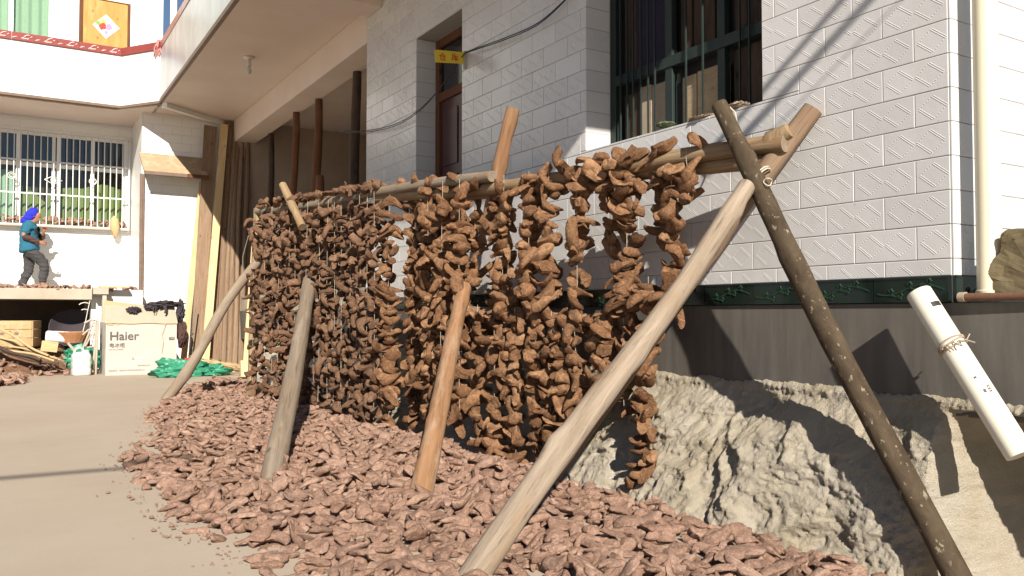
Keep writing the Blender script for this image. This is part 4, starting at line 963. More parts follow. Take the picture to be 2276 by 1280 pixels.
for n_, u in enumerate((1445, 1405, 1360, 1322, 1285, 1240, 1200, 1155, 1110, 1065)):
    i = SR.randrange(len(HM)); v = float(np.interp(u, [1035, 1462], [690, 730])); p = pP(u, v + SR.uniform(-14, 10), RN + RS * SR.uniform(.0, .05), pn)
    o = link('root', HM[i], None, p, (SR.uniform(0, 6), SR.gauss(0, .5), math.atan2(RH.y, RH.x) + SR.uniform(-1, 1)), [SR.uniform(1.1, 1.35)] * 3); tag(o, ORD[n_] + ' root draped on the low rail, counted from the pale diagonal pole', 'root', 'roots draped on the low rail')
for i in range(64):
    t = SR.uniform(rail_t_from_px(868), 0.985); a = SR.uniform(-.14, .17); k = SR.randrange(len(HM)); far_ = t > .6
    h = 0.05 + 0.07 * math.exp(-(a / .1) ** 2) * SR.uniform(.2, 1.2) * (1.2 if t < .75 else .7)
    o = link('root', HMF[k], None, rail(t, a, h), (SR.uniform(0, 6), SR.gauss(0, .3), SR.uniform(0, 6.28)), [SR.uniform(.9, 1.15)] * 3)
    tag(o, 'small brown root heaped on top of the far part of the rail', 'root', GT)

# ------------------------------------------------------------------ heap of roots on the ground
outline = [pZ(u, v) for u, v in ((545, 843), (470, 845), (425, 858), (345, 905), (322, 925), (334, 960), (268, 1030), (300, 1070), (345, 1128), (400, 1150), (428, 1192), (492, 1212), (560, 1268), (640, 1300), (900, 1420))]
outline = [(p.x, p.y) for p in outline] + [(2.2, 1.6), (2.75, 1.75), (3.1, 2.15), (3.32, 2.6), (3.42, 3.2), (3.44, 4.0), (3.44, 6), (3.44, 9), (3.44, 12.2)]
def inside(x, y):
    c = False; n = len(outline)
    for i in range(n):
        x0, y0 = outline[i]; x1, y1 = outline[(i + 1) % n]
        if (y0 > y) != (y1 > y) and x < (x1 - x0) * (y - y0) / (y1 - y0) + x0: c = not c
    return c
def edge_dist(x, y):
    d = 9
    for i in range(len(outline) - 1):
        x0, y0 = outline[i]; x1, y1 = outline[i + 1]; dx, dy = x1 - x0, y1 - y0
        t = max(0, min(1, ((x - x0) * dx + (y - y0) * dy) / (dx * dx + dy * dy + 1e-9))); d = min(d, math.hypot(x - x0 - dx * t, y - y0 - dy * t))
    return d
def ground_kind(seed, nr, ns):
    r = random.Random(seed * 17 + 3); u = seed % 8
    if u in (0, 1, 2): L, R, f = r.uniform(.09, .14), r.uniform(.030, .042), r.uniform(.42, .62); return (*root_verts(seed, L, R, r.uniform(-.1, .12), f, nr, ns), 'broad', L, R * f)
    if u in (3, 4): L, R, f = r.uniform(.12, .18), r.uniform(.022, .031), r.uniform(.6, .85); return (*root_verts(seed, L, R, r.uniform(.08, .28), f, nr, ns), 'bent', L, R * f)
    if u == 5: L, R, f = r.uniform(.11, .15), r.uniform(.034, .044), .26; return (*root_verts(seed, L, R, r.uniform(0, .15), f, nr, ns, 'curl'), 'flat', L, R * .32)
    if u == 6: L, R = r.uniform(.11, .15), r.uniform(.027, .034); V, Q = forked(seed, L, R, nr, ns); V[:, 2] *= .6; return (V, Q, 'forked', L, R * .6)
    L, R, f = r.uniform(.075, .10), r.uniform(.035, .045), .6; return (*root_verts(seed, L, R, 0.05, f, nr, ns), 'stubby', L, R * f)
GK = [ground_kind(s, 16, 13) for s in range(200, 248)]; GKl = [ground_kind(s, 9, 7) for s in range(200, 248)]
cell = 0.02; X0, Y0 = 0.3, 1.4; NX, NY = int(3.3 / cell), int(11.2 / cell)
xs_ = X0 + np.arange(NX) * cell; ys_ = Y0 + np.arange(NY) * cell
HF = ground_z(*np.meshgrid(xs_, ys_, indexing='ij')).astype(float)
bx = np.array([[0.0, 0.0]])
def settle(x, y, yaw, L, R, rnd):
    c, s = math.cos(yaw), math.sin(yaw); us = np.linspace(-.45, .45, 5) * L
    ii = np.clip(((x + us * c - X0) / cell).astype(int), 0, NX - 1); jj = np.clip(((y + us * s - Y0) / cell).astype(int), 0, NY - 1)
    h = HF[ii, jj]; slope = np.clip(np.polyfit(us, h, 1)[0], -.45, .45)
    z = np.max(h - slope * us) * 0.35 + np.mean(h) * 0.65 + R * 0.55
    uu = np.linspace(-.48, .48, 9)[:, None] * L; vv = np.linspace(-.8, .8, 3)[None, :] * R * 1.1
    ii = np.clip(((x + uu * c - vv * s - X0) / cell).astype(int), 0, NX - 1); jj = np.clip(((y + uu * s + vv * c - Y0) / cell).astype(int), 0, NY - 1)
    HF[ii, jj] = np.maximum(HF[ii, jj], z + slope * uu + R * (0.65 - 0.35 * np.abs(vv) / R))
    return z, -math.atan(slope)
PR = random.Random(5); placed = []
tries = 0
while len(placed) < 6000 and tries < 60000:
    tries += 1
    x, y = PR.uniform(0.5, 3.45), PR.uniform(1.55, 12.2)
    if not inside(x, y): continue
    e = edge_dist(x, y)
    if PR.random() > 0.35 + min(1, e / 0.45): continue
    dens = 1.0 if y < 6 else 0.8
    if PR.random() > dens: continue
    placed.append((x, y, PR.uniform(0, 6.28), PR.randrange(len(GK)), PR.uniform(.64, 1.10)))
items = []
for x, y, yaw, i, sc in placed:
    k = GK[i]; z, pit = settle(x, y, yaw, k[3] * sc, k[4] * sc, PR)
    ran = PR.gauss(0, .28) + PR.choice([0, math.pi])
    items.append([x, y, z, yaw, pit + PR.gauss(0, .13), ran, i, sc])
def seen(it):
    u, v, z = px((it[0], it[1], it[2]));
    if not (-10 < u < 2290 and 700 < v < 1300): return -1
    ii = int((it[0] - X0) / cell); jj = int((it[1] - Y0) / cell)
    top = HF[min(ii, NX - 1), min(jj, NY - 1)] - it[2]
    return (GK[it[6]][3] * it[7] / z) * (1.0 if top < 0.05 else 0.35)
order = sorted(range(len(items)), key=lambda k: -seen(items[k]))
GMm = [mesh_vq('dried_root', k[0], k[1], 'root_ground') for k in GK]
word = {'broad': 'broad flattish dusty root', 'bent': 'bent dusty brown root', 'forked': 'forked dusty brown root', 'flat': 'flat curled slice of root', 'stubby': 'short stubby dusty root', 'thin': 'thin dusty root'}
own = set(order[:300])
def zone(x, y):
    u, v, _ = px((x, y, 0))
    if edge_dist(x, y) < 0.13 and u < 900: return 'at the edge of the heap beside the bare yard'
    if x > 2.75: return 'at the foot of the rough bank'
    if math.hypot(x - 1.4, y - 2.65) < 0.45: return 'around the base of the thick pale pole'
    if math.hypot(x - 1.98, y - 4.18) < 0.5: return 'by the foot of the orange brown pole'
    if u > 1150: return 'on the heap right of the thick pale pole'
    if u < 700: return 'on the heap near the bare yard on the left'
    return 'mid heap, left of the thick pale pole'
for k in order[:300]:
    x, y, z, yaw, pit, ran, i, sc = items[k]
    o = link('dried_root', GMm[i], None, (x, y, z), Euler((ran, 0, 0)).to_matrix().to_4x4().to_euler(), [sc] * 3)
    o.rotation_euler = (Matrix.Rotation(yaw, 3, 'Z') @ Matrix.Rotation(pit, 3, 'Y') @ Matrix.Rotation(ran, 3, 'X')).to_euler()
    tag(o, word[GK[i][2]] + ' ' + zone(x, y), 'root', 'roots spread on the ground to dry')
def heap(name, its, parent=None, lod=None, mat='root_heap'):
    Vs, Qs, Ts, o = [], [], [], 0
    for x, y, z, yaw, pit, ran, i, sc in its:
        V, Q = (GK if (lod is None and math.hypot(x, y) < 5.2) else GKl)[i][:2]
        m = np.array(Matrix.Rotation(yaw, 3, 'Z') @ Matrix.Rotation(pit, 3, 'Y') @ Matrix.Rotation(ran, 3, 'X')) * sc
        Q = Q.copy(); Q[:, :4] += o; Vs.append(V @ m.T + np.array([x, y, z])); Qs.append(Q); o += len(V); Ts.append(np.full(len(V), PR.random(), np.float32))
    V, Q, T = np.concatenate(Vs), np.concatenate(Qs), np.concatenate(Ts)
    me = mesh_vq(name, V, Q, mat); at = me.attributes.new('tint', 'FLOAT', 'POINT')
    if len(me.vertices) == len(T): at.data.foreach_set('value', T)
    return link(name, me, parent)
tag(heap('root_heap', [items[k] for k in range(len(items)) if k not in own]), 'wide heap of dusty brown roots spread on the yard under the rack', 'heap of roots', kind='stuff')

cb = MB(); r = random.Random(8)
for i in range(420):
    k = r.randrange(len(outline) - 12); a, c = outline[k], outline[k + 1]; t = r.random(); x, y = a[0] + (c[0] - a[0]) * t, a[1] + (c[1] - a[1]) * t
    x += r.gauss(-.02, .07); y += r.gauss(0, .08); s_ = r.uniform(.002, .009) if r.random() < .9 else r.uniform(.009, .016)
    cb.add([(x + s_ * r.uniform(.6, 1.4) * math.cos(q), y + s_ * r.uniform(.6, 1.4) * math.sin(q), .003) for q in (0, 1.3, 2.6, 3.9, 5.1)] + [(x, y, .004 + s_ * .8)], [(0, 1, 5), (1, 2, 5), (2, 3, 5), (3, 4, 5), (4, 0, 5)])
tag(cb.obj('root_crumbs', M['root_ground']), 'crumbs of root and dirt strewn on the concrete along the heap edge', 'crumbs', kind='stuff')
# ------------------------------------------------------------------ timber under the porch beam and the stack in the corner
for u, y, x, m, lab, r in ((600, 14.6, 4.0, 'wood_dark', 'dark timber prop deepest in the porch beside the stacked poles', .05), (655, 12.84, 3.85, 'wood_red', 'straight reddish timber prop under the porch beam', .05),
                           (705, 11.86, 3.86, 'wood_red', 'reddish timber prop with a thick forked lower half under the porch beam', .055), (790, 10.26, 3.85, 'wood_dark', 'dull brown timber prop nearest the tiled wall', .06)):
    p = pY(u, 330, y); pole('timber_prop', (p.x, y, 1.262), (p.x + .02, y, 4.123), r + .008, r, m, u, lab, 'prop', 'timber props under the porch beam', bend=.02)
p = pY(700, 400, 11.8)
pole('split_log', (p.x - .12, 11.5, 1.262), (p.x + 0.05, 11.72, 2.95), .09, .06, 'wood_red', 71, 'rough short log leaning against a reddish prop in the porch', 'log', bend=.04)
GS = 'poles and boards stacked upright in the corner'
for k, (ub, vb, ut, vt, r, lab) in enumerate(((482, 815, 512, 272, .062, 'grey brown pole right beside the tall fresh sawn board'), (496, 817, 524, 268, .052, 'slim grey pole, second right of the tall fresh board'), (509, 818, 531, 262, .055, 'tallest grey pole of the stack in the corner'),
                                              (521, 818, 541, 270, .050, 'slim pole right of the tallest stacked pole'), (533, 817, 552, 266, .055, 'rightmost pole of the upright stack, by the porch beam'), (466, 816, 501, 274, .052, 'grey pole half hidden by the tall fresh board'), (474, 815, 507, 271, .050, 'weathered pole beside the half hidden one'), (489, 800, 519, 290, .045, 'thin dark pole at the back of the stack'), (515, 803, 536, 285, .045, 'thin dark pole wedged behind the tallest one'))):
    b0 = pZ(ub, vb, 0); b0.y = min(b0.y, 15.35); b0 = pY(ub, vb, b0.y); b0.z = 0.0 if b0.z < .12 else b0.z
    pole('stacked_pole', b0, pY(ut, vt, 15.72), r, r * .82, 'wood_grey', 60 + k, lab, 'pole', GS, bend=.02, knots=4)
def plank(name, b0, t0, w, th, mat, label, group=GS):
    b0, t0 = Vector(b0), Vector(t0); L = (t0 - b0).length
    o = MB().box(-w / 2, w / 2, -th / 2, th / 2, 0, L).obj(name, M[mat], bevel=.003)
    z = (t0 - b0).normalized(); y = Vector((0, 1, 0)); y = (y - z * y.dot(z)).normalized(); x = y.cross(z)
    m = Matrix.Identity(3); m.col[0] = x; m.col[1] = y; m.col[2] = z
    o.location = b0; o.rotation_euler = m.to_euler(); return tag(o, label, 'board', group)
plank('bark_board', pY(437, 812, 15.1), pY(468, 280, 15.66), .22, .04, 'wood_grey', 'wide brown slab board with bark at the left of the stack')
plank('sawn_board', pY(455, 815, 15.0), pY(499, 276, 15.6), .13, .03, 'wood_yellow', 'tall fresh sawn yellow board in front of the stack')
plank('sawn_board', pY(408, 800, 15.2), pY(449, 405, 15.68), .10, .03, 'wood_yellow', 'shorter yellow board leaning at the left edge of the stack')
plank('sawn_board', pY(424, 790, 15.0), pY(437, 690, 15.1), .045, .03, 'wood_pale', 'short pale lath standing in front of the wide bark board')
plank('sawn_board', pZ(546, 838), pY(567, 545, 13.4), .11, .035, 'wood_yellow', 'yellow board standing close left of the hanging roots')
# ------------------------------------------------------------------ appliance carton with cloth on it
CB = Vector((1.33, 14.06, 0)); CW, CD, CHt = 1.02, 0.95, 0.815
carton = empty('appliance_carton', CB); tag(carton, 'big dusty white appliance carton with grey lettering, standing in the yard by the terrace', 'carton')
b = MB(); nx_, nz_ = 9, 7
def face_sheet(b, p00, du, dv, n, m, amp, seed):
    o = len(b.v); N = Vector(du).cross(Vector(dv)).normalized()
    for i in range(n + 1):
        for j in range(m + 1):
            e = 1 if 0 < i < n and 0 < j < m else 0
            p = Vector(p00) + Vector(du) * (i / n) + Vector(dv) * (j / m) + N * (amp * e * float(vnoise(np.array([i * .7 + seed]), np.array([j * .7]), seed)[0])); b.v.append(tuple(p))
    for i in range(n):
        for j in range(m): b.f.append((o + i * (m + 1) + j, o + (i + 1) * (m + 1) + j, o + (i + 1) * (m + 1) + j + 1, o + i * (m + 1) + j + 1)); b.m.append(0)
face_sheet(b, (0, 0, 0), (CW, 0, 0), (0, 0, CHt), 10, 8, .006, 1); face_sheet(b, (CW, 0, 0), (0, CD, 0), (0, 0, CHt), 8, 8, .01, 2)
face_sheet(b, (CW, CD, 0), (-CW, 0, 0), (0, 0, CHt), 8, 8, .01, 3); face_sheet(b, (0, CD, 0), (0, -CD, 0), (0, 0, CHt), 8, 8, .01, 4); face_sheet(b, (0, 0, CHt - .01), (CW, 0, 0), (0, CD, 0), 8, 8, .01, 5)
b.obj('body', M['carton'], carton, smooth=False)
b = MB(); pts = []
for i in range(13):
    x = -0.012 + (CW + .02) * i / 12; sag = .012 * math.sin(i * 1.1) - (.02 if i == 12 else 0)
    pts.append([(x, -0.012, CHt - .012 + sag * .5), (x, -0.004, CHt + .015 + sag * .4), (x + .008 * (i - 6) / 6 * -1, .11, CHt + .15 + sag), (x - .015 * (i - 6) / 6, .20, CHt + .262 + sag * .4)])
P = np.array(pts); link('top_flap', grid_mesh('top_flap', P, M['carton_flap'], True), carton)
link('crushed_edge', MB().tube([(x[0][0], -0.012, x[0][2] - .002) for x in pts], .008, 5).mesh('crushed_edge', M['carton_raw']), carton)
bk = MB(); bk.add([(0.0, .42, CHt), (.62, .42, CHt), (.60, .45, CHt + .275), (.02, .45, CHt + .345), (0, .428, CHt), (.62, .428, CHt), (.60, .458, CHt + .275), (.02, .458, CHt + .345)], [(0, 1, 2, 3), (7, 6, 5, 4), (0, 4, 5, 1), (1, 5, 6, 2), (2, 6, 7, 3), (3, 7, 4, 0)])
bk.obj('back_flap', M['carton_raw'], carton)
b = MB()
for x, z, w in ((.06, .783, .10), (.17, .79, .07), (.84, .785, .06), (.93, .79, .10)): blob(x, z, w * .5, .014, -.0095, int(x * 100), 0, b)
b.obj('scuff', M['carton_raw'], carton)
def text(parent, name, body, x, z, size, mat, y, ext=0.0008, sx=1.0):
    cu = bpy.data.curves.new(name, 'FONT'); cu.body = body; cu.size = size; cu.extrude = ext; cu.materials.append(M[mat])
    o = bpy.data.objects.new(name, cu); COL.objects.link(o); o.parent = parent; o.location = (x, y, z); o.rotation_euler = (math.pi / 2, 0, 0); o.scale = (sx, 1, 1)
    return o
cu = text(carton, 'lettering', 'Haier', .048, .545, .185, 'print', -.0095, sx=1.0); cu.data.offset = 0.0022
text(carton, 'lettering', '电冰柜', .045, .437, .075, 'print', -.0095)
text(carton, 'lettering', 'ELECTRIC FREEZER', .045, .392, .024, 'print_pale', -.0095)
text(carton, 'lettering', '商品名称', .04, .065, .032, 'print_pale', -.0095); text(carton, 'lettering', '青岛海尔特种电冰柜有限公司', .19, .065, .028, 'print_pale', -.0095)
text(carton, 'lettering', '海尔家用电冰柜', .45, .135, .026, 'print_pale', -.0095)
lb = MB().box(.905, .985, -.0085, -.006, .535, .578).obj('label', M['print'], carton); text(carton, 'label_text', '冷柜', .915, .545, .033, 'carton', -.0098)
b = MB(); blob(.385, .255, .024, .024, -.0095, 8, 0, b); b.obj('print_mark', M['print_pale'], carton); MB().box(.43, .52, -.0088, -.006, .245, .275).obj('tape', M['white_paint'], carton)
def crumple(name, c, sx, sy, sz, mat, label, cat, seed, fold=.35, freq=3.2, n=40, group=None, floor=None):
    m = n // 2; P = np.zeros((n + 1, m + 1, 3))
    th = np.linspace(0, 2 * np.pi, n + 1)[:, None]; ph = np.linspace(0.02, np.pi - 0.02, m + 1)[None, :]
    x = np.cos(th) * np.sin(ph); y = np.sin(th) * np.sin(ph); z = np.cos(ph) + 0 * th
    d = 1 + fold * (np.abs(fbm(x * freq + 5, (y + z * 1.3) * freq, 3, seed)) - .35) + .2 * fold * fbm(x * freq * 3 + z * 4, y * freq * 3, 2, seed + 3)
    # let the seam close
    d[-1] = d[0]
    P[..., 0] = x * d * sx; P[..., 1] = y * d * sy; P[..., 2] = z * d * sz
    P = P + np.array(c)
    if floor is not None: P[..., 2] = np.maximum(P[..., 2], floor)
    o = link(name, grid_mesh(name, P, M[mat])); o.data.set_sharp_from_angle(angle=math.radians(32)); return tag(o, label, cat, group) if label else o
def cloth_strip(name, top, w, L, mat, label, cat, seed, nrm=(0, -1, 0), lean=0.03):
    "a rag hanging over an edge: folds in depth"
    n, m = 16, 14; P = np.zeros((n + 1, m + 1, 3)); r = random.Random(seed)
    for i in range(n + 1):
        for j in range(m + 1):
            s, t = i / n - .5, j / m
            l = L * (1 + .22 * math.sin(s * 7 + seed) + .1 * math.sin(s * 17))
            P[i, j] = (top[0] + s * w * (1 - .25 * t) + .02 * math.sin(9 * t + seed), top[1] - .03 - lean * math.sin(math.pi * t) - .025 * math.sin(s * 15 + 3 * t + seed) * (0.3 + t), top[2] - l * t)
    me = grid_mesh(name, P, M[mat]); o = link(name, me); md = o.modifiers.new('thick', 'SOLIDIFY'); md.thickness = .012; return tag(o, label, cat)
crumple('dark_cloth', (CB.x + .40, CB.y + .10, CHt + .185), .085, .05, .05, 'cloth_dark', 'small crumpled dark cloth on the front flap of the carton', 'cloth', 12, .7)
gp = empty('dark_garment', (CB.x + .82, CB.y + .12, CHt + .2)); tag(gp, 'dark purple grey garment thrown over the right corner of the carton', 'garment')
def child_crumple(parent, name, c, sx, sy, sz, mat, seed, **k):
    o = crumple(name, c, sx, sy, sz, mat, None, None, seed, **k); o.parent = parent; return o
child_crumple(gp, 'body', (0.04, 0.02, .085), .23, .09, .045, 'cloth_dark', 21, fold=.7)
child_crumple(gp, 'sleeve', (-.17, -.02, .05), .10, .05, .055, 'cloth_dark', 23, fold=.5)
child_crumple(gp, 'hanging_side', (.27, .02, -.05), .05, .10, .17, 'cloth_dark', 22, fold=.6)
MB().tube([(.02, -.10, .06), (.035, -.115, -.02), (.02, -.115, -.06)], [.03, .016, .018], 7).obj('drawstring_end', M['cloth_dark'], gp, smooth=True)
MB().tube([(-.14, -.085, .03), (-.15, -.115, -.05), (-.12, -.115, -.05), (-.11, -.09, .03)], .006, 5).obj('strap', M['cloth_dark'], gp, smooth=True)
crumple('brown_bag', (CB.x + 1.12, CB.y + .10, .62), .075, .12, .20, 'cloth_sleeve', 'brown bag hanging down beside the right side of the carton', 'bag', 29, .4)
st_ = MB().tube([(CB.x + .86, CB.y - .02, .80), (CB.x + .80, CB.y - .025, .62), (CB.x + .82, CB.y - .022, .5), (CB.x + .80, CB.y - .022, .33)], .003, 5).obj('loose_string', M['straw'], smooth=True); tag(st_, 'thin pale string trailing down the front of the carton', 'string')
# green sacks
crumple('green_sack', (2.28, 13.25, .09), .36, .20, .17, 'sack', 'crumpled green plastic sack on the ground in front of the carton', 'sack', 5, .42, 1.7, 60, floor=.004)
crumple('green_sack', (2.72, 13.35, .05), .25, .20, .11, 'sack', 'flattened green plastic sack behind the foot of the slanting brace pole', 'sack', 6, .40, 1.8, 56, floor=.004)
crumple('green_sack', (1.08, 14.95, .19), .26, .2, .22, 'sack', 'green plastic sack bunched up behind the white jerry can', 'sack', 8, .45, 1.9, 60, floor=.004)
# packets and straw by the stack
tag(MB().box(2.44, 2.60, 13.86, 13.9, 0.03, .25).obj('red_packet', M['red_pack'], bevel=.006), 'red packet standing behind the green sack', 'packet')
tag(MB().box(2.60, 2.80, 13.80, 13.84, 0.02, .16).obj('blue_packet', M['blue_pack'], bevel=.006), 'pale blue packet beside the red one', 'packet')
b = MB(); r = random.Random(9)
for i in range(70):
    x = r.uniform(2.55, 3.2); y = r.uniform(13.9, 14.5); l = r.uniform(.25, .6); a = r.uniform(-.5, .5); z = r.uniform(.02, .2) * (1.2 - (x - 2.5))
    b.tube([(x, y, max(.01, z + .05)), (x + l * math.cos(a), y + l * math.sin(a) * .5 - .1, max(.008, z - .06))], .005, 4)
tag(b.obj('straw_litter', M['straw']), 'scattered dry straw at the foot of the stacked poles', 'straw', kind='stuff')
for i, (x0, y0, x1, y1, z, r_, lab) in enumerate(((2.7, 13.6, 3.3, 13.0, .05, .014, 'thin pale stick lying in front of the stacked poles'), (2.75, 13.9, 3.35, 13.25, .10, .012, 'thin pale stick lying on the others near the stack'), (2.65, 13.75, 3.25, 13.45, .03, .02, 'brown stick lying lowest in front of the stack'))):
    pole('stick', (x0, y0, z), (x1, y1, z + .02), r_, r_ * .8, 'wood_tan', 90 + i, lab, 'stick', 'sticks lying in front of the stack', n=8, knots=1)
plank('wood_offcut', pZ(538, 838) + Vector((0.03, 0, 0)), pZ(538, 838) + Vector((.03, .05, .24)), .10, .09, 'wood_yellow', 'small block of fresh wood standing beside the yellow board')
for i, (x, y, s_) in enumerate(((2.95, 13.55, .035), (3.02, 13.5, .03))):
    crumple('pebble', (x, y, .025), s_, s_, .028, 'slab', 'light stone on the ground before the stack, ' + ('the larger of two' if i == 0 else 'the smaller of two'), 'stone', 40 + i, .2, 1.5, 14)
# ------------------------------------------------------------------ clutter in and before the hollow under the terrace
def mound():
    X, Y = np.meshgrid(np.linspace(-.9, 1.12, 50), np.linspace(14.5, 16.8, 44), indexing='ij')
    h = .50 * sst(14.55, 15.2, Y) * sst(1.15, .75, X) * (0.75 + .25 * fbm(X * 2, Y * 2, 3, 4)) - .02
    return X, Y, h
mx_, my_, mh_ = mound()
tag(link('rubbish_mound', grid_mesh('rubbish_mound', np.stack([mx_, my_, mh_ + .015 * fbm(mx_ * 14, my_ * 14, 3, 6)], -1), M['root_far'])), 'brown heap of root waste and rubbish under the terrace', 'heap', kind='stuff')
def mz(x, y): return float(.50 * sst(14.55, 15.2, y) * sst(1.15, .75, x) * .75)
def scatter(name, n, f, label, cat, mat='root_heap', sc=(.85, 1.2)):
    its = []
    for _ in range(n):
        x, y, z = f(); its.append((x, y, z, PR.uniform(0, 6.28), PR.gauss(0, .3), PR.uniform(0, 6.28), PR.randrange(len(GK)), PR.uniform(*sc)))
    return tag(heap(name, its, None, 1, mat), label, cat, kind='stuff')
def f_(): x, y = PR.uniform(-.8, .98), PR.uniform(14.4, 15.5); return x, y, mz(x, y) + PR.uniform(.0, .05)
scatter('root_waste', 150, f_, 'broken roots strewn over the heap under the terrace', 'roots')
def f_(): 
    while True:
        x, y = PR.uniform(-1.1, .42), PR.uniform(12.2, 14.6)
        if ((x + .55) / .85) ** 2 + ((y - 13.55) / 1.15) ** 2 < 1: return x, y, .02 + PR.uniform(0, .07)
scatter('root_heap', 420, f_, 'second heap of dusty roots at the left edge of the yard', 'heap of roots')
def f_(): x = PR.uniform(-.9, 1.22); return x, 15.36 + PR.uniform(-.03, .06), 1.36 + .025
scatter('root_row', 70, f_, 'row of roots drying along the front edge of the terrace', 'roots')
def f_(): x = PR.uniform(1.3, 2.0); return x, 15.6 + PR.uniform(-.1, .3), 1.365 + .02
scatter('root_row', 14, f_, 'few roots drying on the terrace corner above the carton', 'roots')
def f_(): x = PR.uniform(-.5, 1.93); return x, FY - .05 + PR.uniform(-.05, .04), 2.56 + PR.uniform(.02, .12)
scatter('root_row', 120, f_, 'row of roots drying on the sill behind the window bars', 'roots')
tag(MB().box(-1.5, 1.98, FY - .145, FY + .02, 2.515, 2.534).obj('window_ledge', M['slab']), 'narrow concrete ledge carrying the roots under the barred window', 'ledge')
hu = empty('dried_husk', pY(254, 492, FY - .17)); tag(hu, 'dried leaf husk hanging below the right end of the window bars', 'husk')
b = MB(); b.tube([(0, 0, .10), (0, -.01, .03), (0.01, -.02, -.12), (.02, -.02, -.24), (.03, -.015, -.30)], [.02, .07, .085, .05, .008], 9); b.obj('leaf', M['straw'], hu, smooth=True)
b = MB(); b.tube([(.02, -.02, -.2), (.06, -.02, -.34)], [.02, .003], 5); b.obj('leaf_tip', M['straw'], hu); b = MB(); b.tube([(-.01, -.02, -.2), (-.02, -.02, -.33)], [.02, .003], 5); b.obj('leaf_tip', M['straw'], hu)
# crate of roots
cr_ = empty('wooden_crate', (0.02, 15.28, .44), math.radians(-14)); tag(cr_, 'wooden crate full of roots standing under the terrace', 'crate')
for z in (0.0, .135, .27): MB().box(-.42, .42, -.26, -.235, z, z + .128).obj('side_board', M['crate'], cr_, bevel=.003)
for z in (0.0, .135, .27): MB().box(-.42, .42, .235, .26, z, z + .128).obj('side_board', M['crate'], cr_, bevel=.003)
for x in (-.445, .421):
    for z in (0.0, .135, .27): MB().box(x, x + .024, -.26, .26, z, z + .128).obj('end_board', M['crate'], cr_, bevel=.003)
MB().box(-.42, .42, -.235, .235, -.02, -.001).obj('bottom_board', M['crate'], cr_)
b = MB(); [blob(.02 + .1 * i, .20 + .02 * (i % 2), .04, .025, -.2625, 30 + i, 0, b) for i in range(3)]; b.obj('stencil', M['edge_brown'], cr_)
def f_(): x, y = PR.uniform(-.36, .40), PR.uniform(15.10, 15.48); return x, y, .72 + PR.uniform(0, .08) - .1 * abs(x)
scatter('crate_roots', 40, f_, 'roots filling the wooden crate', 'roots')
# drum and jerry can
Dr = empty('plastic_drum', (.56, 15.02, .59)); tag(Dr, 'white plastic drum lying on its side on the rubbish under the terrace', 'drum')
MB().lathe([(.0, 0), (.07, 0), (.092, .02), (.095, .06), (.092, .10), (.095, .14), (.095, .30), (.090, .34), (.060, .385), (.032, .40), (.032, .43)], 22, 0, Matrix.Rotation(math.radians(94), 4, 'Y')).obj('body', M['jug_white'], Dr, smooth=True)
MB().lathe([(.038, .405), (.038, .45), (.0, .45)], 16, 0, Matrix.Rotation(math.radians(94), 4, 'Y')).obj('cap', M['jug'], Dr, smooth=True)
Jc = empty('jerry_can', (1.02, 14.35, 0.002), math.radians(12)); tag(Jc, 'translucent white jerry can with handle standing on the yard left of the carton', 'jerry can')
b = MB()
def rrect(w, d, z, k=5):
    out = []; rr_ = min(w, d) * .3
    for cx_, cy_, a0 in ((w / 2 - rr_, d / 2 - rr_, 0), (-w / 2 + rr_, d / 2 - rr_, 90), (-w / 2 + rr_, -d / 2 + rr_, 180), (w / 2 - rr_, -d / 2 + rr_, 270)):
        for i in range(k): a = math.radians(a0 + 90 * i / (k - 1)); out.append((cx_ + rr_ * math.cos(a), cy_ + rr_ * math.sin(a), z))
    return out
def loft(b, secs, mi=0):
    n = len(secs[0]); V = [p for s in secs for p in s]; k = len(secs)
    Fc = [(i * n + j, i * n + (j + 1) % n, (i + 1) * n + (j + 1) % n, (i + 1) * n + j) for i in range(k - 1) for j in range(n)] + [tuple(range(n - 1, -1, -1)), tuple((k - 1) * n + j for j in range(n))]
    b.add(V, Fc, mi)
loft(b, [rrect(.24, .17, 0), rrect(.265, .19, .015), rrect(.265, .19, .10), rrect(.257, .182, .112), rrect(.265, .19, .125), rrect(.265, .19, .20), rrect(.257, .182, .212), rrect(.265, .19, .225), rrect(.265, .19, .30), rrect(.22, .15, .345), rrect(.12, .09, .362)]); b.obj('body', M['jug'], Jc, smooth=True)
MB().tube([(-.10, 0, .33), (-.085, 0, .40), (-.03, 0, .425), (.02, 0, .41), (.03, 0, .355)], .016, 8).obj('handle', M['jug'], Jc, smooth=True)
MB().lathe([(.03, .355), (.03, .395), (0, .396)], 14, 0, Matrix.Translation((.075, 0, -.01))).obj('cap', M['jug_white'], Jc, smooth=True)
MB().box(-.10, .05, -.0965, -.0955, .03, .13).obj('faded_label', M['blue_pack'] if False else M['print_pale'], Jc).data.materials[0] = plain('faded_label', (.52, .57, .62), .6)
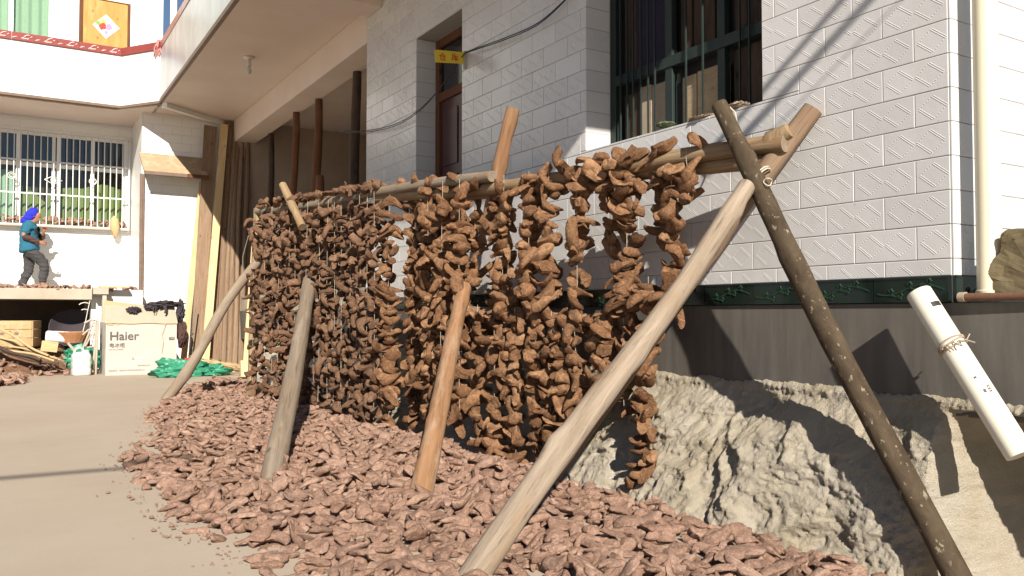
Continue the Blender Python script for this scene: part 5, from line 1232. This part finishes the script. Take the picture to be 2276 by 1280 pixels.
# laths and boards
GL = 'laths and sticks lying before the terrace'
for i, (u0, v0, u1, v1, r_, m, lab) in enumerate(((-25, 722, 108, 790, .020, 'straw', 'topmost pale lath slanting down from the left'), (-20, 745, 128, 797, .017, 'straw', 'long thin pale lath across the middle of the bundle'), (-30, 765, 120, 802, .022, 'straw', 'pale lath lying lower in the bundle'),
                                                   (-20, 778, 130, 808, .024, 'wood_dark', 'dark stick at the bottom of the bundle of laths'), (-30, 758, 90, 800, .028, 'wood_dark', 'dark stick between the pale laths'), (20, 770, 135, 800, .014, 'straw', 'thin short lath pointing at the green sack'))):
    pole('lath', pY(u0, v0, 14.75), pY(u1, v1, 14.45), r_, r_ * .8, m, 110 + i, lab, 'lath', GL, n=8, knots=1)
plank('flat_board', pY(92, 768, 14.75), pY(128, 772, 14.8), .16, .02, 'wood_yellow', 'short flat yellow board on the rubbish below the white drum', GL)
# basin, basket, chair by the carton
Bs = MB().lathe([(.12, 0), (.26, .10), (.34, .20), (.355, .20), (.275, .09), (.13, -.012)], 26, 0, Matrix.Translation((.98, 15.9, .62)) @ Matrix.Rotation(math.radians(62), 4, 'X')).obj('metal_basin', M['cloth_dark'], smooth=True); tag(Bs, 'large dark basin tilted on edge in the hollow under the terrace', 'basin')
bk_ = MB()
for i in range(9): t = i / 8; bk_.tube([(.94 + (.13 + .07 * t) * math.cos(a) * 1.2, 15.05 + (.13 + .07 * t) * math.sin(a), .50 + .15 * t) for a in np.linspace(0, 6.28, 20)], .011, 5, False)
for a in np.linspace(0, 6.28, 19)[:-1]: bk_.tube([(.94 + .13 * math.cos(a) * 1.2, 15.05 + .13 * math.sin(a), .49), (.94 + .205 * math.cos(a) * 1.2, 15.05 + .205 * math.sin(a), .66)], .008, 4)
bk_.lathe([(.15, .49), (.15, .50)], 16, 0, Matrix.Translation((.94, 15.05, 0)))
tag(bk_.obj('rattan_basket', M['rattan'], smooth=True), 'orange brown wicker basket on the rubbish behind the chair', 'basket')
ch = empty('plastic_chair', (1.17, 14.45, 0)); tag(ch, 'old grey white chair squeezed between the jerry can and the carton', 'chair')
MB().tube([(.02, .02, 0), (.05, .03, .45), (.06, .05, .78), (.0, .06, .86), (-.10, .08, .80)], .018, 7).obj('back_leg', M['slab'], ch, smooth=True)
MB().tube([(.06, -.04, 0), (.07, -.04, .50), (.085, -.03, .84)], .016, 7).obj('back_leg', M['slab'], ch, smooth=True)
MB().tube([(-.20, .10, .06), (-.10, .09, .45), (.02, .07, .80)], .015, 7).obj('front_leg', M['slab'], ch, smooth=True)
MB().tube([(-.33, -.02, .50), (-.18, -.03, .30), (.02, -.04, .04)], [.020, .024, .02], 7).obj('front_leg', M['slab'], ch, smooth=True)
MB().tube([(-.08, .08, .44), (.0, .06, .62), (.07, .02, .62), (.05, .02, .44), (-.06, .06, .42)], .015, 6).obj('seat_rim', M['slab'], ch, smooth=True)
MB().tube([(-.12, .09, .62), (-.04, .07, .70), (.05, .03, .70)], .014, 6).obj('back_slat', M['slab'], ch, smooth=True)
wq = [pY(u, v, 15.1) for u, v in ((200, 668), (195, 690), (190, 715), (183, 742), (180, 760))]
wr = MB(); wr.tube(wq, .006, 5); wr.tube([pY(u, v, 15.1) for u, v in ((197, 674), (188, 672), (180, 674), (176, 677))], .007, 5); wr.tube([pY(u, v, 15.1) for u, v in ((194, 688), (186, 687), (181, 689))], .007, 5)
tag(wr.obj('bent_wire', M['pvc_white'], smooth=True), 'bent pale wire hanging from the terrace edge', 'wire')
# ------------------------------------------------------------------ things on the walls
sg = empty('store_sign', (3.43, 6.62, 3.28)); tag(sg, 'small yellow sign with red characters beside the door', 'sign')
cs = [(3.246, 3.313), (3.255, 3.200), (3.545, 3.232), (3.538, 3.337)]
b = MB(); b.add([(x - 3.43, y, z - 3.28) for y in (0, .006) for x, z in cs], [(0, 1, 2, 3), (7, 6, 5, 4), (0, 4, 5, 1), (1, 5, 6, 2), (2, 6, 7, 3), (3, 7, 4, 0)]); b.obj('board', M['sign_yellow'], sg)
for ch_, x, z, rz in (('仓', 3.288, 3.232, .04), ('库', 3.412, 3.248, .04)):
    o = text(sg, 'lettering', ch_, x - 3.43, z - 3.28, .076, 'sign_red', -.001, .0006); o.data.offset = .0012
b = MB(); b.tube([(.10, .003, .03), (.135, .003, .034), (.1395, .003, .03)], .005, 6); b.tube([(.10, .003, -.05), (.135, .003, -.05)], .005, 6); b.tube([(.133, .003, .075), (.133, .003, -.085)], .006, 6); b.obj('bracket', M['steel'], sg, smooth=True)
MB().box(.112, .1385, -.01, .016, -.09, .07).obj('wall_plate', M['slab'], sg, bevel=.003)
for k_, off, lab in ((0, 0.0, 'upper of two black cables sagging across the tiled wall'), (1, .02, 'lower of two black cables sagging across the tiled wall')):
    q = [(1275, -20), (1200, 48), (1120, 85), (1045, 112), (1030, 122), (1000, 165), (970, 205), (930, 245), (880, 275), (815, 290), (740, 292)]
    pts = [pX(u, v + off * 200 * (.5 + .5 * math.sin(i)), 3.52) for i, (u, v) in enumerate(q)]
    # smooth
    cr2 = []
    for i in range(len(pts) - 1):
        p_ = [pts[max(i - 1, 0)], pts[i], pts[i + 1], pts[min(i + 2, len(pts) - 1)]]
        for t in np.linspace(0, 1, 7)[:-1]: cr2.append(.5 * ((2 * p_[1]) + (p_[2] - p_[0]) * t + (2 * p_[0] - 5 * p_[1] + 4 * p_[2] - p_[3]) * t * t + (3 * p_[1] - p_[0] - 3 * p_[2] + p_[3]) * t ** 3))
    tag(MB().tube(cr2, .0045, 6).obj('black_cable', M['black'], smooth=True), lab, 'cable', 'black cables on the tiled wall')
bl = empty('ceiling_bulb', (2.845, 11.652, 4.52)); tag(bl, 'white bulb and fitting under the porch ceiling', 'bulb')
MB().lathe([(.075, -.002), (.075, -.018), (.05, -.03), (.02, -.035)], 20).obj('ceiling_rose', M['bulb'], bl, smooth=True)
MB().lathe([(.022, -.03), (.024, -.075), (.032, -.08), (.034, -.13), (.02, -.135)], 16).obj('lamp_holder', M['bulb'], bl, smooth=True)
MB().lathe([(.016, -.13), (.024, -.15), (.036, -.18), (.038, -.205), (.028, -.23), (.006, -.242)], 16).obj('glass_bulb', M['jug'], bl, smooth=True)
dp = empty('downpipe', (3.64, 1.975, 1.03)); tag(dp, 'tall cream plastic downpipe at the corner of the tiled house', 'pipe')
MB().lathe([(.050, 0), (.0505, 4.5)], 28).obj('body', M['pvc'], dp, smooth=True)
MB().lathe([(.054, .0), (.056, .004), (.056, .02), (.0505, .022)], 28).obj('foot_collar', M['pvc'], dp, smooth=True)
Tt = Vector((3.435, 2.175, 1.045)); Tb = pX(2268, 1012, 3.42)
tu = empty('leaning_tube', (0, 0, 0)); tag(tu, 'stained white plastic tube tied up at a slant by the house corner', 'tube'); aim(tu, Tb, Tt); TL = (Tt - Tb).length
MB().lathe([(.052, 0), (.054, .01), (.054, TL - .005), (.050, TL), (.046, TL), (.046, TL - .25), (0, TL - .25)], 30).obj('body', M['pvc_white'], tu, smooth=True)
b = MB()
for k_ in range(3): b.tube([((.057 + .002 * math.sin(5 * a)) * math.cos(a), (.057 + .002 * math.cos(4 * a)) * math.sin(a), TL * .635 + .008 * k_ + .012 * math.sin(a + k_)) for a in np.linspace(0, 6.28, 26)], .0045, 5, False)
rr = random.Random(4)
fv = tu.rotation_euler.to_matrix().inverted() @ (-FW); fa = math.atan2(fv.y, fv.x)
for k_ in range(7): a = fa + rr.uniform(-1.3, 1.3); b.tube([(.06 * math.cos(a), .06 * math.sin(a), TL * .64), (.085 * math.cos(a + .2), .085 * math.sin(a + .2), TL * .64 + rr.uniform(-.05, .04))], .003, 4)
b.obj('rope_tie', M['rag_tan'], tu, smooth=True)
b = MB(); n_ = 8
def patch(b, a0, a1, z0, z1, r_=.0548, n=6):
    V = [(r_ * math.cos(a0 + (a1 - a0) * i / n), r_ * math.sin(a0 + (a1 - a0) * i / n), z) for z in (z0, z1) for i in range(n + 1)]
    b.add(V, [(i, i + 1, n + 2 + i, n + 1 + i) for i in range(n)])
patch(b, fa - .1, fa + .75, TL * .865, TL * .895); b.obj('black_band', M['black'], tu)
b = MB(); patch(b, fa - .25, fa - .05, TL * .335, TL * .355); patch(b, fa + .12, fa + .36, TL * .33, TL * .338); patch(b, fa + .12, fa + .36, TL * .345, TL * .353); patch(b, fa + .12, fa + .36, TL * .36, TL * .368); patch(b, fa + .12, fa + .17, TL * .33, TL * .368); patch(b, fa + .31, fa + .36, TL * .33, TL * .368); patch(b, fa - .35, fa - .15, TL * .42, TL * .432)
b.obj('printed_mark', M['print'], tu)['kind'] = 'stuff'
tag(MB().tube([(3.55, 2.045, 1.022), (3.56, 1.7, 1.02), (3.58, 1.1, 1.018)], .017, 10).obj('rusty_pipe', M['rust'], smooth=True), 'rusty iron pipe lying along the top of the plinth', 'pipe')
b = MB(); b.tube([(3.555, 2.06, 1.022), (3.553, 2.03, 1.022)], .022, 10); tag(b.obj('pipe_cap', M['rag_tan'], smooth=True), 'crumpled mortar stop on the end of the rusty pipe', 'mortar')
sp = pX(2262, 602, 3.66)
def stone():
    n, m = 22, 22; P = []
    o = MB(); prof = [(-.11, -.135), (-.105, -.02), (-.085, .01), (-.06, .05), (-.05, .075), (-.045, .125), (-.02, .14), (.10, .145), (.25, .14), (.25, -.135)]
    return prof
b = MB(); pr_ = stone(); V = []
for X in np.linspace(-.06, .10, 6):
    for (a, z) in pr_: V.append((X, -a, z))
n_ = len(pr_); Fc = [(i * n_ + j, i * n_ + (j + 1) % n_, (i + 1) * n_ + (j + 1) % n_, (i + 1) * n_ + j) for i in range(5) for j in range(n_)] + [tuple(range(n_ - 1, -1, -1)), tuple(5 * n_ + j for j in range(n_))]
b.add(V, Fc); so = b.obj('rough_stone', M['stone'], loc=(sp.x, sp.y - .012, 1.03 + .130)); tag(so, 'rough mossy lump of broken concrete standing on the plinth', 'stone')
bm = bmesh.new(); bm.from_mesh(so.data); bmesh.ops.triangulate(bm, faces=[f for f in bm.faces if len(f.verts) > 4]); bmesh.ops.subdivide_edges(bm, edges=bm.edges[:], cuts=6, use_grid_fill=True)
for v in bm.verts:
    c_ = v.co; d_ = float(fbm(np.array([c_.y * 14 + c_.x * 9]), np.array([c_.z * 14 - c_.x * 5]), 4, 3)[0]); v.co += v.normal * d_ * .006 if v.normal.length > 0 else Vector()
bm.to_mesh(so.data); bm.free()
crumple('window_rag', pX(1478, 280, 3.60) + Vector((0, 0, .01)), .045, .06, .014, 'rag', 'small green rag on the sill of the dark window', 'rag', 51, .4)
crumple('window_rag', pX(1640, 240, 3.60) + Vector((0, 0, .012)), .05, .07, .02, 'rag_tan', 'dusty tan rag on the right end of the dark window sill', 'rag', 52, .4)
crumple('window_rag', pX(1560, 262, 3.60) + Vector((0, 0, 0.0)), .04, .10, .014, 'rag_tan', 'flat tan rag spread on the sill before the light board', 'rag', 53, .4)
tag(MB().tube([(pY(386, 40, 16.4).x, 16.4, 5.0), (pY(386, 40, 16.4).x, 16.4, 7.6)], .06, 14).obj('white_pipe', M['white_paint'], smooth=True), 'white vent pipe rising behind the balcony corner against the sky', 'pipe')
fb = pY(352, 108, 15.2); b = MB(); rr = random.Random(2)
for i in range(16): b.tube([(rr.uniform(-.03, .03), rr.uniform(-.03, .03), .12), (rr.uniform(-.08, .06), -.03 + rr.uniform(-.04, .04), -.02), (rr.uniform(-.12, .05), -.03 + rr.uniform(-.05, .05), -.14 + rr.uniform(-.06, .06))], [.012, .016, .005], 5)
M['dry_red'] = plain('faded_red_bunch', (.46, .19, .18), .85); tag(b.obj('drying_bunch', M['dry_red'], loc=fb + Vector((0, -.1, 0)), smooth=True), 'small faded red bunch hanging at the balcony corner', 'bunch')
# cables overhead (out of the picture; the photo shows their shadows)
GC = 'cables strung over the yard'
def shadow_cable(q0, q1, t0, t1, r_, lab, ext=2.0):
    sd = Vector((.53, 1.55, -1.0)); p0, p1 = Vector(q0) - sd * t0, Vector(q1) - sd * t1; d = (p1 - p0)
    n_ = 9; tag(MB().tube([p0 - d * ext * .3 + d * (1 + ext * .6) * (i / n_) for i in range(n_ + 1)], r_, 6).obj('overhead_cable', M['black'], smooth=True), lab, 'cable', GC)
shadow_cable((3.57, 2.30, 2.60), (3.57, 3.40, 1.90), 2.3, 2.2, .028, 'thick black cable overhead shading the tiles right of the window', .4)
shadow_cable((3.57, 2.45, 2.66), (3.57, 3.50, 1.96), 2.3, 2.2, .022, 'second black cable overhead beside the thick one', .4)
shadow_cable((3.57, 2.20, 2.50), (3.57, 3.25, 1.86), 2.3, 2.2, .005, 'thin black cable overhead below the thick one', .4)
shadow_cable((-.9, 5.67, 0), (1.1, 5.60, 0.0), 5.2, 5.2, .026, 'black cable overhead crossing the yard', .3)
# ------------------------------------------------------------------ person walking on the terrace
def skin_mesh(name, nodes, edges, mat, sub_=2, root=0):
    me = bpy.data.meshes.new('tmp'); me.from_pydata([n[0] for n in nodes], edges, []); o = bpy.data.objects.new('tmp', me); COL.objects.link(o)
    md = o.modifiers.new('s', 'SKIN'); md.use_smooth_shade = True
    lay = me.skin_vertices[0].data if me.skin_vertices else None
    if lay is None:
        bm = bmesh.new(); bm.from_mesh(me); bm.verts.layers.skin.verify(); bm.to_mesh(me); bm.free(); lay = me.skin_vertices[0].data
    for i, n in enumerate(nodes):
        r = n[1]; lay[i].radius = (r, r) if not isinstance(r, tuple) else r; lay[i].use_root = (i == root)
    ss = o.modifiers.new('u', 'SUBSURF'); ss.levels = sub_; ss.render_levels = sub_
    dg = bpy.context.evaluated_depsgraph_get(); dg.update()
    out = bpy.data.meshes.new_from_object(o.evaluated_get(dg)); out.name = name
    bpy.data.objects.remove(o); out.materials.clear(); out.materials.append(M[mat])
    out.polygons.foreach_set('use_smooth', np.ones(len(out.polygons), bool)); return out
def hand(nodes, edges, wrist_i, palm, fwd, side, up, curl):
    "palm + five unequal bent fingers grown from the wrist"
    fwd, side, up = Vector(fwd).normalized(), Vector(side).normalized(), Vector(up).normalized()
    nodes.append((Vector(palm), .028)); pi_ = len(nodes) - 1; edges.append((wrist_i, pi_))
    for k, (off, L) in enumerate(((-.027, .055), (-.009, .066), (.009, .070), (.027, .062))):
        b0 = Vector(palm) + fwd * .035 + side * off; b1 = b0 + (fwd * math.cos(curl * .5) - up * math.sin(curl * .5)) * L * .5; b2 = b1 + (fwd * math.cos(curl * 1.4) - up * math.sin(curl * 1.4)) * L * .5
        i = len(nodes); nodes += [(b0, .010), (b1, .0088), (b2, .0075)]; edges += [(pi_, i), (i, i + 1), (i + 1, i + 2)]
    t0 = Vector(palm) + side * .030 - fwd * .005; t1 = t0 + (side * .7 + fwd * .6 - up * .3).normalized() * .03; t2 = t1 + (fwd * .9 - up * .5).normalized() * .025
    i = len(nodes); nodes += [(t0, .011), (t1, .0098), (t2, .0085)]; edges += [(pi_, i), (i, i + 1), (i + 1, i + 2)]
PN = [((0.00, 0, .70), (.105, .085)), ((-.01, 0, .86), (.115, .09)), ((-.015, 0, 1.02), (.125, .10)), ((.0, 0, 1.13), (.115, .09)), ((.035, 0, 1.19), .052), ((.075, 0, 1.245), .062), ((.095, 0, 1.30), (.085, .085)), ((.075, 0, 1.365), (.078, .078)),
      # near leg (forward, bent): 8 hip, 9 knee, 10 shin, 11 ankle, 12 toe
      ((.05, -.08, .66), .085), ((.23, -.09, .47), .062), ((.225, -.09, .27), .050), ((.20, -.09, .095), .038), ((.30, -.09, .062), .030),
      # far leg: 13 hip, 14 knee, 15 ankle, 16 toe
      ((-.02, .08, .65), .085), ((.01, .09, .36), .060), ((-.13, .09, .07), .038), ((-.03, .09, .03), .028),
      # near arm: 17 shoulder, 18 elbow, 19 wrist
      ((-.03, -.15, 1.10), .056), ((-.10, -.20, .92), .042), ((.13, -.19, .815), .028),
      # far arm: 20 shoulder, 21 elbow, 22 wrist
      ((.03, .15, 1.10), .056), ((.17, .19, .90), .042), ((.205, .10, 1.0), .028),
      # nose, chin
      ((.172, 0, 1.275), .014), ((.145, 0, 1.205), .026)]
PE = [(0, 1), (1, 2), (2, 3), (3, 4), (4, 5), (5, 6), (6, 7), (0, 8), (8, 9), (9, 10), (10, 11), (11, 12), (0, 13), (13, 14), (14, 15), (15, 16), (3, 17), (17, 18), (18, 19), (3, 20), (20, 21), (21, 22), (6, 23), (5, 24)]
PN = [(Vector(a), b) for a, b in PN]
hand(PN, PE, 19, (.185, -.185, .81), (1, .1, -.1), (.1, .2, 1), (0, -1, .2), 1.0)
hand(PN, PE, 22, (.215, .055, 1.055), (.1, -.35, .95), (1, .1, 0), (0, .9, .3), 1.1)
person = link('person', skin_mesh('person', PN, PE, 'skin', 2), None, (.355, 16.62, 1.362))
person.rotation_euler = (0, 0, 0)
tag(person, 'stooping person in teal jacket, charcoal trousers and bright blue headscarf walking along the terrace', 'person')
def wear(name, nodes, edges, mat, s=2):
    me = skin_mesh(name, [(Vector(a), b) for a, b in nodes], edges, mat, s + (1 if name in ('jacket', 'trousers', 'headscarf', 'sleeve') else 0))
    if name in ('jacket', 'trousers', 'headscarf', 'sleeve'):
        k = len(me.vertices); C_ = np.zeros(k * 3, np.float32); N_ = np.zeros(k * 3, np.float32); me.vertices.foreach_get('co', C_); me.vertices.foreach_get('normal', N_)
        C_ = C_.reshape(-1, 3).astype(float); N_ = N_.reshape(-1, 3)
        f = fbm(C_[:, 0] * 6 + C_[:, 2] * 9, C_[:, 1] * 7 - C_[:, 2] * 14, 3, len(name)); f = np.abs(f) - .3
        C_ += N_ * (f * (.020 if name != 'headscarf' else .009))[:, None]; me.vertices.foreach_set('co', C_.astype(np.float32).ravel()); me.update()
    return link(name, me, person)
jk = wear('jacket', [((.01, 0, .655), (.215, .18)), ((.0, 0, .70), (.215, .175)), ((-.015, 0, .90), (.185, .15)), ((-.025, 0, 1.04), (.172, .145)), ((-.005, 0, 1.13), (.125, .12)), ((.03, 0, 1.185), .07),
                     ((-.03, -.15, 1.10), .078), ((-.085, -.205, .955), .064), ((.04, .15, 1.10), .078), ((.145, .195, .93), .062)],
          [(0, 1), (1, 2), (2, 3), (3, 4), (4, 5), (4, 6), (6, 7), (4, 8), (8, 9)], 'cloth_blue')
wear('sleeve', [((-.10, -.20, .93), .054), ((-.075, -.205, .905), .056), ((.02, -.20, .862), .050), ((.125, -.19, .818), .042), ((.135, -.19, .813), .036)], [(0, 1), (1, 2), (2, 3), (3, 4)], 'cloth_sleeve')
wear('sleeve', [((.16, .19, .905), .052), ((.19, .165, .915), .054), ((.20, .12, .975), .044), ((.203, .108, .99), .036)], [(0, 1), (1, 2), (2, 3)], 'cloth_sleeve')
wear('trousers', [((.005, 0, .73), (.125, .12)), ((.01, 0, .67), (.125, .12)), ((.07, -.085, .635), .108), ((.15, -.09, .545), .096), ((.232, -.09, .462), .082), ((.225, -.09, .33), .074), ((.21, -.09, .20), .068), ((.20, -.09, .115), .064),
                  ((-.015, .085, .62), .108), ((.0, .09, .48), .092), ((.0, .09, .35), .080), ((-.06, .09, .20), .072), ((-.125, .09, .065), .066)],
     [(0, 1), (1, 2), (2, 3), (3, 4), (4, 5), (5, 6), (6, 7), (1, 8), (8, 9), (9, 10), (10, 11), (11, 12)], 'cloth_trouser')
wear('shoe', [((.175, -.09, .085), (.040, .042)), ((.25, -.09, .064), (.036, .030)), ((.325, -.09, .062), (.034, .024))], [(0, 1), (1, 2)], 'shoe')
wear('shoe', [((-.15, .09, .052), (.040, .042)), ((-.08, .09, .034), (.036, .028)), ((-.01, .09, .028), (.034, .022))], [(0, 1), (1, 2)], 'shoe')
wear('headscarf', [((.125, 0, 1.365), (.060, .075)), ((.075, 0, 1.365), (.094, .098)), ((.025, 0, 1.32), (.10, .105)), ((.005, 0, 1.25), (.092, .10)), ((-.06, 0, 1.205), (.060, .07)), ((-.14, .02, 1.175), (.034, .045)), ((.06, 0, 1.185), (.095, .095))],
     [(0, 1), (1, 2), (2, 3), (3, 4), (4, 5), (3, 6)], 'scarf')
M['dark_eye'] = plain('dark_eye', (.015, .01, .01), .3)
for s in (-1, 1):
    wear('eye', [((.158, s * .036, 1.305), .007), ((.162, s * .032, 1.305), .006)], [(0, 1)], 'dark_eye', 1)
    wear('eyebrow', [((.163, s * .020, 1.325), .005), ((.155, s * .052, 1.325), .004)], [(0, 1)], 'dark_eye', 1)
wear('mouth', [((.163, -.020, 1.233), .005), ((.168, 0, 1.233), .006), ((.163, .020, 1.233), .005)], [(0, 1), (1, 2)], 'sleeve_dark' if 'sleeve_dark' in M else 'door_red', 1)
wear('ear', [((.055, -.088, 1.285), (.018, .012)), ((.058, -.092, 1.262), (.012, .008))], [(0, 1)], 'skin', 1)
# lettering becomes plain mesh
bpy.context.view_layer.update(); dg = bpy.context.evaluated_depsgraph_get()
for o in [o for o in COL.objects if o.type == 'FONT']:
    me = bpy.data.meshes.new_from_object(o.evaluated_get(dg)); n = o.name.split('.')[0]
    k = link(n, me, o.parent, o.location.copy(), o.rotation_euler.copy(), o.scale.copy()); k['kind'] = 'stuff' if False else 'thing'; del k['kind']
    bpy.data.objects.remove(o)
